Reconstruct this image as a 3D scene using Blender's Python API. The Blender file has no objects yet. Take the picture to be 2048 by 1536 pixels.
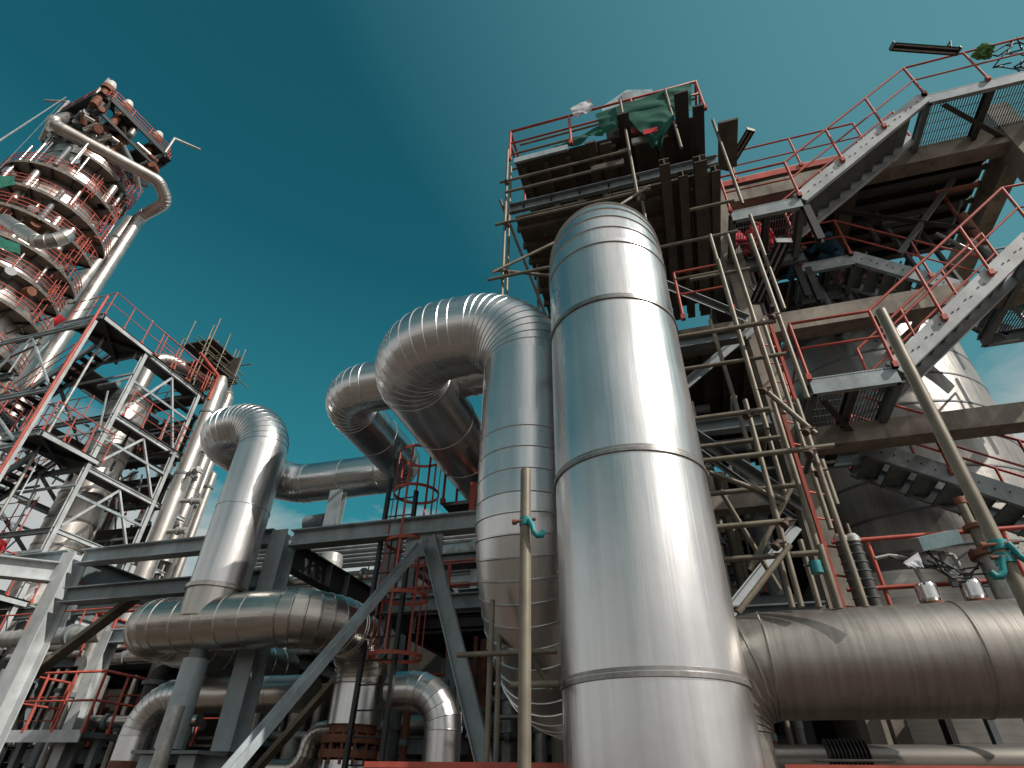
import bpy, math, random
from math import *
from mathutils import Vector as V, Matrix
random.seed(7)
S = bpy.context.scene
COL = S.collection
# ------------------------------------------------------------------ camera
FPX, PITCH, ROLL, YAW = 1131.5, radians(36.245), radians(1.3555), radians(17.324)
FW = V((-sin(YAW)*cos(PITCH), cos(YAW)*cos(PITCH), sin(PITCH)))
_rt = V((cos(YAW), sin(YAW), 0)); _up = _rt.cross(FW)
RT = _rt*cos(ROLL)+_up*sin(ROLL); UP = -_rt*sin(ROLL)+_up*cos(ROLL)
CP = V((0, 0, 1.6))
cd = bpy.data.cameras.new('camera'); cam = bpy.data.objects.new('camera', cd); COL.objects.link(cam)
cd.sensor_width = 36; cd.lens = FPX/2048*36; cd.clip_start = .05; cd.clip_end = 3000
m = Matrix.Identity(4)
for i in range(3): m[i][0], m[i][1], m[i][2], m[i][3] = RT[i], UP[i], -FW[i], CP[i]
cam.matrix_world = m; S.camera = cam
# ------------------------------------------------------------------ sky and sun
SUN_AZ, SUN_EL = radians(110), radians(40)          # clockwise from +Y
sd = V((cos(SUN_EL)*sin(SUN_AZ), cos(SUN_EL)*cos(SUN_AZ), sin(SUN_EL)))
W = bpy.data.worlds.new('World'); S.world = W; W.use_nodes = True
nt = W.node_tree; N = nt.nodes; L = nt.links; N.clear()
def nd(tree, t, **k):
    n = tree.nodes.new(t)
    for a, b in k.items(): setattr(n, a, b)
    return n
def math_(tree, op, a, b=None, clamp=False):
    n = nd(tree, 'ShaderNodeMath', operation=op, use_clamp=clamp)
    for i, x in enumerate((a, b)):
        if x is None: continue
        if isinstance(x, (int, float)): n.inputs[i].default_value = x
        else: tree.links.new(x, n.inputs[i])
    return n.outputs[0]
def ramp(tree, fac, stops):
    r = nd(tree, 'ShaderNodeValToRGB'); tree.links.new(fac, r.inputs[0])
    e = r.color_ramp.elements
    while len(e) < len(stops): e.new(.5)
    for x, (p, c) in zip(e, stops):
        x.position = p; x.color = (c, c, c, 1) if isinstance(c, (int, float)) else (*c, 1)
    return r.outputs[0]
def mix(tree, fac, a, b, bt='MIX'):
    n = nd(tree, 'ShaderNodeMix', data_type='RGBA', blend_type=bt)
    for s, x in ((0, fac), (6, a), (7, b)):
        if isinstance(x, (int, float)): n.inputs[s].default_value = x
        elif isinstance(x, tuple): n.inputs[s].default_value = (*x, 1)
        else: tree.links.new(x, n.inputs[s])
    return n.outputs[2]
sky = nd(nt, 'ShaderNodeTexSky', sky_type='NISHITA', sun_disc=False, sun_elevation=SUN_EL, sun_rotation=SUN_AZ,
         air_density=1.0, dust_density=.6, ozone_density=1.5)
tint = mix(nt, 1.0, sky.outputs[0], (.125, .79, .61), 'MULTIPLY')
tc = nd(nt, 'ShaderNodeTexCoord')
sx = nd(nt, 'ShaderNodeSeparateXYZ'); L.new(tc.outputs['Generated'], sx.inputs[0])
# clouds: noise over the sky dome projected to a layer, a broken white bank in the south, small ones near the northern horizon
zz = math_(nt, 'MAXIMUM', math_(nt, 'ADD', sx.outputs[2], .12), .05)
cx = nd(nt, 'ShaderNodeCombineXYZ')
L.new(math_(nt, 'DIVIDE', sx.outputs[0], zz), cx.inputs[0]); L.new(math_(nt, 'DIVIDE', sx.outputs[1], zz), cx.inputs[1])
no = nd(nt, 'ShaderNodeTexNoise'); no.inputs['Scale'].default_value = 1.1; no.inputs['Detail'].default_value = 9
no.inputs['Roughness'].default_value = .56; no.inputs['Distortion'].default_value = .3
L.new(cx.outputs[0], no.inputs['Vector'])
low = math_(nt, 'MULTIPLY', math_(nt, 'SUBTRACT', .54, sx.outputs[2]), .95, True)
high = math_(nt, 'MULTIPLY', math_(nt, 'SUBTRACT', sx.outputs[2], .35), .6, True)
east = math_(nt, 'MULTIPLY', math_(nt, 'MULTIPLY', math_(nt, 'SUBTRACT', sx.outputs[0], .25), 4.0, True), math_(nt, 'MULTIPLY', math_(nt, 'SUBTRACT', .64, sx.outputs[2]), 5.0, True))
cov = math_(nt, 'SUBTRACT', math_(nt, 'ADD', math_(nt, 'ADD', no.outputs[0], math_(nt, 'MULTIPLY', math_(nt, 'MULTIPLY', east, .34), math_(nt, 'MULTIPLY', math_(nt, 'ADD', sx.outputs[1], .1), 3.0, True))), low), math_(nt, 'MINIMUM', high, .16))
cl = ramp(nt, cov, [(.58, 0), (.72, .75), (1, 1)])
hz = ramp(nt, sx.outputs[2], [(0, 1), (.30, .62), (.72, 0)])
tint = mix(nt, math_(nt, 'MULTIPLY', hz, .75), tint, (.45, 2.6, 3.1))
dt = nd(nt, 'ShaderNodeVectorMath', operation='DOT_PRODUCT'); L.new(tc.outputs['Generated'], dt.inputs[0]); dt.inputs[1].default_value = (.80, .02, .60)
lft = math_(nt, 'MULTIPLY', math_(nt, 'MULTIPLY', math_(nt, 'SUBTRACT', .08, sx.outputs[1]), 2.2, True), .85)
tint = mix(nt, lft, tint, (1.0, 1.75, 1.9))                            # paler, greyer air behind the viewer
glare = ramp(nt, dt.outputs['Value'], [(.24, 0), (.92, .85)])            # bright hazy air on the sun's side
tint = mix(nt, glare, tint, (1.15, 3.0, 3.4))
ds = nd(nt, 'ShaderNodeVectorMath', operation='DOT_PRODUCT'); L.new(tc.outputs['Generated'], ds.inputs[0]); ds.inputs[1].default_value = sd
bank = math_(nt, 'MULTIPLY', math_(nt, 'MULTIPLY', math_(nt, 'SUBTRACT', ds.outputs['Value'], .43), 2.5, True), math_(nt, 'MULTIPLY', math_(nt, 'SUBTRACT', .16, sx.outputs[1]), 2.6, True))
bank = math_(nt, 'MULTIPLY', bank, ramp(nt, no.outputs[0], [(.3, .62), (.62, 1)]))   # thin bright cloud round the sun, behind the viewer
skyc = mix(nt, bank, mix(nt, cl, tint, (5.6, 5.4, 5.2)), (7.4, 7.2, 7.0))
bg = nd(nt, 'ShaderNodeBackground'); L.new(skyc, bg.inputs[0]); bg.inputs[1].default_value = .105
wo = nd(nt, 'ShaderNodeOutputWorld'); L.new(bg.outputs[0], wo.inputs[0])
sl = bpy.data.lights.new('sun', 'SUN'); sl.energy = 3.8; sl.angle = radians(.55); sl.color = (1, .93, .85)
so = bpy.data.objects.new('sun', sl); COL.objects.link(so); so.rotation_euler = sd.to_track_quat('Z', 'Y').to_euler(); so.location = sd*60
S.view_settings.view_transform = 'Standard'; S.view_settings.look = 'None'; S.view_settings.exposure = 0; S.view_settings.gamma = 1
S.render.engine = 'CYCLES'; S.render.resolution_x = 1024; S.render.resolution_y = 768
S.cycles.max_bounces = 6; S.cycles.glossy_bounces = 4; S.cycles.diffuse_bounces = 3
S.cycles.caustics_reflective = False; S.cycles.caustics_refractive = False
# ------------------------------------------------------------------ points from the plan of the photograph
def ray(x, y): return FW+RT*((x-1024)/FPX)+UP*((768-y)/FPX)
def at(x, y, u=None, v=None, z=None):
    r = ray(x, y)
    t = u/r.x if u is not None else v/r.y if v is not None else (z-1.6)/r.z
    return CP+r*t
# ------------------------------------------------------------------ materials
def newmat(name):
    M = bpy.data.materials.new(name); M.use_nodes = True
    t = M.node_tree; b = t.nodes['Principled BSDF']; return M, t, b
def noise(t, vec, sc, det=5, ro=.55):
    n = nd(t, 'ShaderNodeTexNoise'); n.inputs['Scale'].default_value = sc; n.inputs['Detail'].default_value = det; n.inputs['Roughness'].default_value = ro
    if vec is not None: t.links.new(vec, n.inputs['Vector'])
    return n.outputs[0]
def mapping(t, vec, sc):
    n = nd(t, 'ShaderNodeMapping'); n.inputs['Scale'].default_value = sc; t.links.new(vec, n.inputs['Vector']); return n.outputs[0]
def bump(t, h, strength, dist):
    b = nd(t, 'ShaderNodeBump'); b.inputs['Strength'].default_value = strength; b.inputs['Distance'].default_value = dist
    t.links.new(h, b.inputs['Height']); return b.outputs[0]
def alu(name, c1, c2, r1, r2, streak=.25, dent=.5, metal=1.0, across=False):
    M, t, b = newmat(name)
    uv = nd(t, 'ShaderNodeTexCoord').outputs['UV']
    sm = mapping(t, uv, (9, .35, 1) if not across else (.5, 14, 1))
    st = noise(t, sm, 1.3, 4); st2 = noise(t, mapping(t, uv, (18, .5, 1) if not across else (1.2, 40, 1)), 1.5, 5)
    big = noise(t, mapping(t, uv, (1.1, .8, 1)), 1.0, 6)
    d = math_(t, 'ADD', math_(t, 'MULTIPLY', st, .5), math_(t, 'MULTIPLY', big, .5))
    t.links.new(ramp(t, d, [(.32, c1), (.68, c2)]), b.inputs['Base Color'])
    rr = math_(t, 'ADD', math_(t, 'MULTIPLY', st2, .4), math_(t, 'MULTIPLY', big, .6))
    t.links.new(ramp(t, rr, [(.3, r1), (.7, r2)]), b.inputs['Roughness'])
    b.inputs['Metallic'].default_value = metal
    h = math_(t, 'ADD', math_(t, 'MULTIPLY', st, streak), math_(t, 'MULTIPLY', noise(t, mapping(t, uv, (1.6, 1.1, 1)), 1.4, 3), dent))
    t.links.new(bump(t, h, .5, .02), b.inputs['Normal'])
    return M
def paint(name, c, rough=.5, dirt=(.12, .08, .05), amount=.35, sc=3.0, metal=0.0, lum=.35, bmp=.12):
    M, t, b = newmat(name)
    ob_ = nd(t, 'ShaderNodeTexCoord').outputs['Object']
    n1 = noise(t, ob_, sc, 8, .65); n2 = noise(t, mapping(t, ob_, (1, 1, .25)), sc*2.6, 6, .6)
    lo = tuple(x*(1-lum) for x in c); hi = tuple(min(1, x*(1+lum)) for x in c)
    base = ramp(t, n1, [(.3, lo), (.7, hi)])
    dm = ramp(t, n2, [(.5, 0), (.5+.25, amount)])
    t.links.new(mix(t, dm, base, dirt), b.inputs['Base Color'])
    b.inputs['Roughness'].default_value = rough; b.inputs['Metallic'].default_value = metal
    t.links.new(bump(t, n2, bmp, .01), b.inputs['Normal'])
    return M
MAT = {
 'alu': alu('bright_cladding', (.60, .60, .60), (.76, .76, .755), .23, .38, .34, .5),
 'alu2': alu('dull_cladding', (.38, .355, .32), (.64, .61, .57), .20, .42, .25, 1.3),
 'aluold': alu('weathered_cladding', (.25, .232, .21), (.45, .42, .385), .33, .5, .25, .8, .82, True),
 'tank': alu('tank_cladding', (.24, .232, .22), (.46, .44, .41), .30, .5, .5, 1.3, .88),
 'tower': alu('tower_cladding', (.40, .375, .35), (.66, .62, .575), .27, .48, .35, 1.2, .85),
 'band': paint('seam_band_steel', (.30, .29, .28), .4, (.1, .08, .06), .5, 6, .8),
 'grey': paint('grey_painted_steel', (.35, .41, .43), .42, (.10, .075, .05), .4, 1.7),
 'pale': paint('pale_painted_steel', (.50, .53, .54), .42, (.18, .14, .10), .3, 1.5),
 'mid': paint('mid_grey_steel', (.17, .20, .21), .45, (.07, .05, .035), .45, 1.8),
 'dark': paint('dark_steel', (.045, .045, .045), .5, (.08, .05, .03), .5, 2),
 'black': paint('black_painted_steel', (.02, .022, .025), .45, (.05, .04, .03), .3, 3),
 'red': paint('red_oxide_paint', (.50, .095, .065), .5, (.16, .05, .03), .45, 2.5),
 'tube': paint('galvanised_scaffold_tube', (.215, .19, .145), .5, (.10, .065, .04), .55, 4, .25),
 'galv': paint('galvanised_steel', (.42, .42, .40), .45, (.17, .13, .09), .4, 5, .4),
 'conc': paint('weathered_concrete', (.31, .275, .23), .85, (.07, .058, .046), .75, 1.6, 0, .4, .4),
 'concdark': paint('shaded_concrete_slab', (.17, .145, .12), .9, (.05, .045, .04), .5, 1.2, 0, .3, .3),  # darker copy of the concrete, with shade put into its colour
 'soffit': paint('grey_brown_soffit', (.36, .32, .28), .6, (.08, .06, .045), .55, .9),
 'deck': paint('brown_deck_sheet', (.125, .105, .085), .65, (.05, .035, .025), .6, 2.2),
 'rust': paint('rusty_flange', (.22, .085, .05), .75, (.07, .04, .03), .5, 4, 0, .4, .3),
 'rustdark': paint('dark_rusty_clamp', (.09, .055, .04), .7, (.04, .03, .02), .5, 9),
 'foil': alu('foil_wrap', (.6, .6, .6), (.8, .8, .8), .15, .3, .2, 3.0),
 'teal': paint('teal_coupler_paint', (.01, .24, .26), .5, (.05, .08, .08), .4, 12),
 'green': paint('green_tarpaulin', (.006, .10, .068), .85, (.006, .05, .034), .4, 3),
 'cloth': paint('red_cloth', (.55, .02, .03), .7, (.3, .01, .01), .4, 5),
 'leaf': paint('green_bundle_cloth', (.10, .22, .06), .8, (.04, .09, .03), .6, 9),
 'blue': paint('pale_blue_panel', (.36, .52, .55), .4, (.2, .25, .25), .3, 3),
 'plastic': paint('white_plastic_sheet', (.6, .6, .64), .3, (.4, .4, .42), .3, 9),
 'coverall': paint('blue_coverall', (.012, .07, .11), .8, (.01, .03, .05), .4, 9),
 'redcover': paint('red_coverall', (.50, .015, .04), .8, (.25, .01, .02), .4, 9),
 'skin': paint('skin', (.42, .24, .16), .6, (.3, .15, .1), .2, 9),
 'ground': paint('yard_concrete', (.095, .075, .06), .9, (.07, .06, .05), .6, .3),
 'white': paint('white_painted_shell', (.66, .66, .64), .5, (.3, .26, .2), .3, .5),
 'dark_sheet': paint('netting_and_shade_infill', (.055, .048, .04), .8, (.07, .05, .03), .5, 3),  # netting colour, shared by dark sheets that carry the shade of interiors
}
# ------------------------------------------------------------------ mesh builder
class MB:
    def __init__(s): s.v = []; s.f = []; s.sm = []; s.uv = []
    def add(s, vs, fs, sm=False, uvs=None):
        o = len(s.v); s.v += [tuple(x) for x in vs]
        for i, f in enumerate(fs):
            s.f.append(tuple(o+k for k in f)); s.sm.append(sm); s.uv.append(uvs[i] if uvs else None)
        return s
    def box(s, a, b):
        x0, x1 = sorted((a[0], b[0])); y0, y1 = sorted((a[1], b[1])); z0, z1 = sorted((a[2], b[2]))
        return s.add([(x, y, z) for z in (z0, z1) for y in (y0, y1) for x in (x0, x1)],
                     [(0, 2, 3, 1), (4, 5, 7, 6), (0, 1, 5, 4), (2, 6, 7, 3), (0, 4, 6, 2), (1, 3, 7, 5)])
    def prof(s, a, b, poly, up=(0, 0, 1)):
        a = V(a); b = V(b); t = (b-a).normalized(); up = V(up)
        if abs(t.dot(up.normalized())) > .98: up = V((0, 1, 0)) if abs(t.y) < .9 else V((1, 0, 0))
        y = (up-t*up.dot(t)).normalized(); x = t.cross(y); n = len(poly)
        vs = [p+x*q[0]+y*q[1] for p in (a, b) for q in poly]
        fs = [(i, (i+1) % n, n+(i+1) % n, n+i) for i in range(n)]+[tuple(range(n))[::-1], tuple(range(n, 2*n))]
        return s.add(vs, fs)
    def bar(s, a, b, w, h, up=(0, 0, 1)):
        return s.prof(a, b, [(-w/2, -h/2), (w/2, -h/2), (w/2, h/2), (-w/2, h/2)], up)
    def ibeam(s, a, b, h, w, t=.02, up=(0, 0, 1)):
        k = t*.6; H = h/2; X = w/2
        return s.prof(a, b, [(-X, -H), (X, -H), (X, -H+t), (k, -H+t), (k, H-t), (X, H-t), (X, H), (-X, H), (-X, H-t), (-k, H-t), (-k, -H+t), (-X, -H+t)], up)
    def chan(s, a, b, h, w, t=.014, up=(0, 0, 1), flip=1):
        H = h/2
        p = [(0, -H), (w, -H), (w, -H+t), (t, -H+t), (t, H-t), (w, H-t), (w, H), (0, H)]
        if flip < 0: p = [(-x, y) for x, y in p][::-1]
        return s.prof(a, b, p, up)
    def angle(s, a, b, w, t=.012, up=(0, 0, 1)):
        return s.prof(a, b, [(0, 0), (w, 0), (w, t), (t, t), (t, w), (0, w)], up)
    def tube(s, pts, r, n=8, closed=False, caps=True):
        pts = [V(p) for p in pts]; k = len(pts); rings = []; x = None
        for i, p in enumerate(pts):
            a = pts[i-1] if (i > 0 or closed) else None; b = pts[(i+1) % k] if (i < k-1 or closed) else None
            d1 = (p-a).normalized() if a is not None else None; d2 = (b-p).normalized() if b is not None else None
            t = (d1+d2).normalized() if d1 and d2 else (d1 or d2)
            c = 1.0 if not (d1 and d2) else 1/max(.5, sqrt(max(0, (1+d1.dot(d2))/2)))
            if x is None: x = t.orthogonal().normalized()
            x = (x-t*x.dot(t)).normalized(); y = t.cross(x)
            side = None
            if d1 and d2 and c > 1.001:
                side = (d2-d1); side = (side-t*side.dot(t)).normalized()
            ring = []
            for j in range(n):
                o = x*cos(2*pi*j/n)*r+y*sin(2*pi*j/n)*r
                if side: o = o+side*(o.dot(side)*(c-1))
                ring.append(p+o)
            rings.append(ring)
        vs = [q for ring in rings for q in ring]; fs = []
        for i in range(k if closed else k-1):
            for j in range(n):
                i2 = (i+1) % k; fs.append((i*n+j, i*n+(j+1) % n, i2*n+(j+1) % n, i2*n+j))
        s.add(vs, fs, True)
        if caps and not closed: s.add(rings[0]+rings[-1], [tuple(range(n))[::-1], tuple(range(n, 2*n))])
        return s
    def cyl(s, a, b, r, n=16, r2=None):
        a = V(a); b = V(b); r2 = r if r2 is None else r2; t = (b-a).normalized(); x = t.orthogonal().normalized(); y = t.cross(x)
        A = [a+(x*cos(2*pi*j/n)+y*sin(2*pi*j/n))*r for j in range(n)]; B = [b+(x*cos(2*pi*j/n)+y*sin(2*pi*j/n))*r2 for j in range(n)]
        s.add(A+B, [(j, (j+1) % n, n+(j+1) % n, n+j) for j in range(n)], True)
        return s.add(A+B, [tuple(range(n))[::-1], tuple(range(n, 2*n))])
    def lathe(s, c, prof, n=32, smooth=True):        # sharp profile: each span has its own rings; uv in metres
        c = V(c); run = 0
        for (r0, z0), (r1, z1) in zip(prof, prof[1:]):
            ln = hypot(r1-r0, z1-z0)
            vs = [c+V((r*cos(2*pi*j/n), r*sin(2*pi*j/n), z)) for r, z in ((r0, z0), (r1, z1)) for j in range(n)]
            R = max(r0, r1)
            s.add(vs, [(j, (j+1) % n, n+(j+1) % n, n+j) for j in range(n)], smooth,
                  [[(2*pi*R*j/n, run), (2*pi*R*(j+1)/n, run), (2*pi*R*(j+1)/n, run+ln), (2*pi*R*j/n, run+ln)] for j in range(n)])
            run += ln
        return s
def pathst(pts, rb, ng, seam):
    """stations (point, tangent, bead) along a path with rounded corners; rb, ng may be lists per corner"""
    pts = [V(p) for p in pts]; st = []; prev = pts[0]
    def straight(a, b, first):
        d = b-a; ln = d.length
        if ln < 1e-4: return
        k = max(1, round(ln/seam)); t = d.normalized()
        for i in range(0 if first else 1, k+1): st.append((a+d*(i/k), t))
    for i in range(1, len(pts)-1):
        R = rb[i-1] if isinstance(rb, (list, tuple)) else rb; G = ng[i-1] if isinstance(ng, (list, tuple)) else ng
        a = (pts[i-1]-pts[i]).normalized(); b = (pts[i+1]-pts[i]).normalized()
        th = pi-a.angle(b)
        if th < 1e-3:
            straight(prev, pts[i], not st); prev = pts[i]; continue
        cut = R*tan(th/2)
        p0 = pts[i]+a*cut; straight(prev, p0, not st)
        if not st: st.append((p0, -a))
        cdir = (a+b).normalized(); c = pts[i]+cdir*(R/cos(th/2)); e1 = (p0-c).normalized(); e2 = -a
        for k in range(1, G+1):
            q = th*k/G; st.append((c+e1*R*cos(q)+e2*R*sin(q), e2*cos(q)-e1*sin(q)))
        prev = pts[i]+b*cut
    straight(prev, pts[-1], not st)
    return st
def clad(mb, pts, R, rb=.6, ng=11, seam=1.5, n=48, bead=.012, bw=.016, lip=True, a0=0, cap=True):
    st = pathst(pts, rb, ng, seam); x = None; run = 0; P = None; rnd = random.Random(len(st)*7+int(R*100))
    fr = []
    for p, t in st:
        if x is None: x = t.orthogonal().normalized()
        x = (x-t*x.dot(t)).normalized(); fr.append((p, t, x.copy(), t.cross(x)))
    def ring(i, r, off=0):
        p, t, x, y = fr[i]
        return [p+t*off+(x*cos(2*pi*j/n)+y*sin(2*pi*j/n))*r for j in range(n)]
    def strip(A, B, v0, v1, sm=True):
        mb.add(A+B, [(j, (j+1) % n, n+(j+1) % n, n+j) for j in range(n)], sm,
               [[(2*pi*R*j/n, v0), (2*pi*R*(j+1)/n, v0), (2*pi*R*(j+1)/n, v1), (2*pi*R*j/n, v1)] for j in range(n)])
    for i in range(len(fr)-1):
        ln = (fr[i+1][0]-fr[i][0]).length
        o = rnd.uniform(0, 40)
        rr = R*(1+rnd.uniform(-.0015, .0015))
        strip(ring(i, rr), ring(i+1, rr), run+o, run+o+ln)
        if lip and ln > .3:                           # lapped lengthwise seam with screws
            a = a0+rnd.uniform(-.25, .25); p, t, x, y = fr[i]; nrm = x*cos(a)+y*sin(a)
            q0 = p+nrm*rr; q1 = fr[i+1][0]+nrm*rr
            mb.bar(q0, q1, .035, .006, nrm)
            for k in range(1, int(ln/.16)):
                c = q0+(q1-q0)*(k*.16/ln); mb.cyl(c, c+nrm*.007, .006, 6)
        run += ln
    for i in range(1, len(fr)-1):
        b = bead
        A = [ring(i, R-.002, -bw), ring(i, R+b, -bw*.7), ring(i, R+b, bw*.2), ring(i, R-.002, bw)]
        for k in range(3): strip(A[k], A[k+1], run, run+.01, k == 1)
    if cap:
        for i in (0, len(fr)-1): mb.add(ring(i, R), [tuple(range(n)) if i else tuple(range(n))[::-1]])
    return fr
# ------------------------------------------------------------------ objects
BASE = {}
def thing(name, label, cat, loc=(0, 0, 0), group=None):
    o = bpy.data.objects.new(name, None); COL.objects.link(o); o.location = loc; o.empty_display_size = .2
    o['label'] = label; o['category'] = cat
    if group: o['group'] = group
    BASE[o] = V(loc); return o
def ob(name, mb, mat, parent=None, label=None, cat=None, group=None, kind=None):
    base = BASE[parent] if parent else V((0, 0, 0))
    me = bpy.data.meshes.new(name)
    me.from_pydata([(x-base.x, y-base.y, z-base.z) for x, y, z in mb.v], [], mb.f)
    me.polygons.foreach_set('use_smooth', mb.sm)
    if any(u is not None for u in mb.uv):
        ul = me.uv_layers.new(name='UVMap'); flat = []
        for f, u in zip(mb.f, mb.uv):
            for c in (u or [(mb.v[k][0]+mb.v[k][1], mb.v[k][2]) for k in f]): flat += [c[0], c[1]]
        ul.data.foreach_set('uv', flat)
    me.update(); me.materials.append(MAT[mat] if isinstance(mat, str) else mat)
    o = bpy.data.objects.new(name, me); COL.objects.link(o); o.parent = parent; BASE[o] = base
    for k, x in (('label', label), ('category', cat), ('group', group), ('kind', kind)):
        if x: o[k] = x
    return o
def copy_tree(o, loc=None, parent=None):
    c = o.copy(); COL.objects.link(c); c.parent = parent
    if loc is not None: c.location = loc
    for ch in list(o.children): copy_tree(ch, None, c)
    return c
def railing(parent, pts, h=1.1, sp=1.5, r=.024, n=6, mid=(.5,), mat='red', name='railing', kick=0, ends=True):
    """pts: foot points; one railing part with a post sub-part at each stop"""
    pts = [V(p) for p in pts]; up = V((0, 0, 1)); m_ = MB()
    top = [p+up*h for p in pts]
    m_.tube(top, r, n)
    for f in mid: m_.tube([p+up*h*f for p in pts], r*.8, n)
    if kick:
        for a, b in zip(pts, pts[1:]): m_.bar(a+up*kick*.6, b+up*kick*.6, .006, kick)
    rl = ob(name, m_, mat, parent)
    for i, (a, b) in enumerate(zip(pts, pts[1:])):
        d = b-a; k = max(1, round(d.length/sp))
        for j in range(0 if i == 0 else 1, k+1):
            p = a+d*(j/k); q = MB().tube([p-up*.02, p+up*h], r, n); q.box(p+V((-.035, -.035, -.03)), p+V((.035, .035, .07)))
            ob('post', q, mat, rl)
    return rl
Z = V((0, 0, 1))
# =================================================================== ground
g = MB(); g.add([(-600, -600, 0), (600, -600, 0), (600, 600, 0), (-600, 600, 0)], [(0, 1, 2, 3)])
ob('ground', g, 'ground', kind='structure')
# =================================================================== the big clad pipes
def cladthing(name, label, parts, loc, mat, **kw):
    t = thing(name, label, 'pipe', loc)
    for pn, pts, k in parts:
        mb = MB(); q = dict(kw); q.update(k); mt = q.pop('mat', mat); clad(mb, pts, **q); ob(pn, mb, mt, t)
    return t
# main riser with the elbow at its top bending away
U0, V0 = -.314, 4.29
t = cladthing('main_pipe', 'largest bright silver clad pipe standing upright in the foreground, bent away at its top', [
    ('riser', [(U0, V0, .0), (U0, V0, .71), (U0, V0, 2.21), (U0, V0, 3.69), (U0, V0, 5.24), (U0, V0, 6.0)], dict(seam=9, ng=1, rb=.0001)),
    ('elbow', [(U0, V0, 6.0), (U0, V0, 7.15), (U0, 15.5, 7.15)], dict(rb=1.15, ng=12, seam=1.4, lip=False)),
    ], (U0, V0, 0), 'alu', R=.6, n=96, bead=.011, a0=2.0)
for z in (.71, 2.21, 3.69, 5.24, 6.0):
    b = MB().lathe((U0, V0, z), [(.6, -.03), (.613, -.028), (.613, .0), (.607, .003), (.607, .028), (.6, .03)], 96)
    ob('seam_band', b, 'band' if z < 6 else 'alu', t)
# second riser: expansion loop
U2, V2, Z2 = -1.37, 5.0, 6.31
cladthing('loop_pipe', 'middle silver clad pipe beside the largest pipe, folded over to the left in two elbows', [
    ('loop_run', [(-3.22, V2+7, Z2), (-3.22, V2, Z2), (U2-.76, V2, Z2)], dict(rb=.84, ng=11, seam=.125, a0=.6)) if False else
    ('loop_run', [(-3.22, 11.3, 4.98), (-3.22, 11.3, Z2), (-3.22, V2+.84, Z2)], dict(seam=1.0, a0=.6, rb=.7)),
    ('loop_elbow', [(-3.22, V2+.84, Z2), (-3.22, V2, Z2), (U2-.74, V2, Z2)], dict(rb=.84, ng=11, seam=.14, lip=False)),
    ('elbow', [(U2-.74, V2, Z2), (U2, V2, Z2), (U2, V2, Z2-.74)], dict(rb=.74, ng=13, lip=False)),
    ('riser', [(U2, V2, Z2-.74), (U2, V2, 4.75)], dict(seam=1.0, a0=.5)),
    ('lower_elbow', [(U2, V2, 4.75), (U2, V2, 4.55), (U2, V2, 2.6), (U2, V2+5.0, 2.6)], dict(rb=1.25, ng=14, seam=.22, lip=False)),
    ], (U2, V2, 0), 'alu', R=.50, n=64, bead=.008, bw=.012)
# far loop with its own riser on the header
RZ = 6.88
cladthing('far_loop_pipe', 'silver clad pipe behind the middle pipe, its loop zigzagging back to the left riser', [
    ('riser', [(-6.56, 6.86, 3.85), (-6.56, 6.86, 5.2), (-6.56, 6.86, RZ-.62)], dict(seam=9, rb=.01, a0=.6)),
    ('elbow', [(-6.56, 6.86, RZ-.62), (-6.56, 6.86, RZ), (-7.2, 6.86, RZ)], dict(rb=.62, ng=12, lip=False, seam=2)),
    ('loop_bend', [(-7.2, 6.86, RZ), (-7.87, 6.86, RZ), (-7.87, 9.15, RZ), (-7.2, 9.15, RZ)], dict(rb=.62, ng=10, seam=.5, lip=False)),
    ('loop_run', [(-7.2, 9.15, RZ), (-4.97, 9.15, RZ), (-4.97, 6.37, RZ), (-.25, 6.37, RZ), (-.25, 6.37, .3)], dict(rb=.62, ng=10, seam=.9, a0=.7)),
    ], (-6.56, 6.86, 0), 'alu', R=.40, n=56, bead=.008, bw=.012)
t = cladthing('header_pipe', 'weathered silver header pipe lying level below the left riser, bent down at its right end', [
    ('saddle', [(-6.56, 6.86, 3.55), (-6.56, 6.86, 3.98)], dict(R=.405, lip=False)),
    ('header_run', [(-7.85, 10.5, 3.53), (-7.85, 6.86, 3.53), (-5.4, 6.86, 3.53)], dict(rb=.6, ng=7, seam=.36, a0=-.6)),
    ('down_elbow', [(-5.4, 6.86, 3.53), (-4.76, 6.86, 3.53), (-4.76, 8.2, 3.53), (-4.76, 8.2, 2.86)], dict(rb=.64, ng=8, lip=False, seam=1)),
    ('drop', [(-4.76, 8.2, 2.86), (-4.76, 8.2, 2.38)], dict(mat='alu', seam=.4)),
    ], (-6.56, 6.86, 3.53), 'alu2', R=.37, n=56, bead=.009)
b = MB().lathe((-6.56, 6.86, 3.93), [(.40, 0), (.44, .0), (.44, .05), (.40, .07)], 56); ob('collar', b, 'alu2', t)
# brown weathered level pipe at the right
cladthing('level_pipe', 'brown weathered clad pipe running level across the lower right, turning down behind the largest pipe', [
    ('run', [(8, 5.9, 2.6), (.64, 5.9, 2.6)], dict(seam=1.45, a0=3)),
    ('elbow', [(.64, 5.9, 2.6), (.06, 5.9, 2.6), (.06, 5.9, 1.6)], dict(rb=.52, ng=6, seam=.8, lip=False)),
    ('drop', [(.06, 5.9, 1.6), (.06, 5.9, .0)], dict(seam=2)),
    ], (.62, 5.9, 0), 'aluold', R=.428, n=64, bead=.010, bw=.014)
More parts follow.
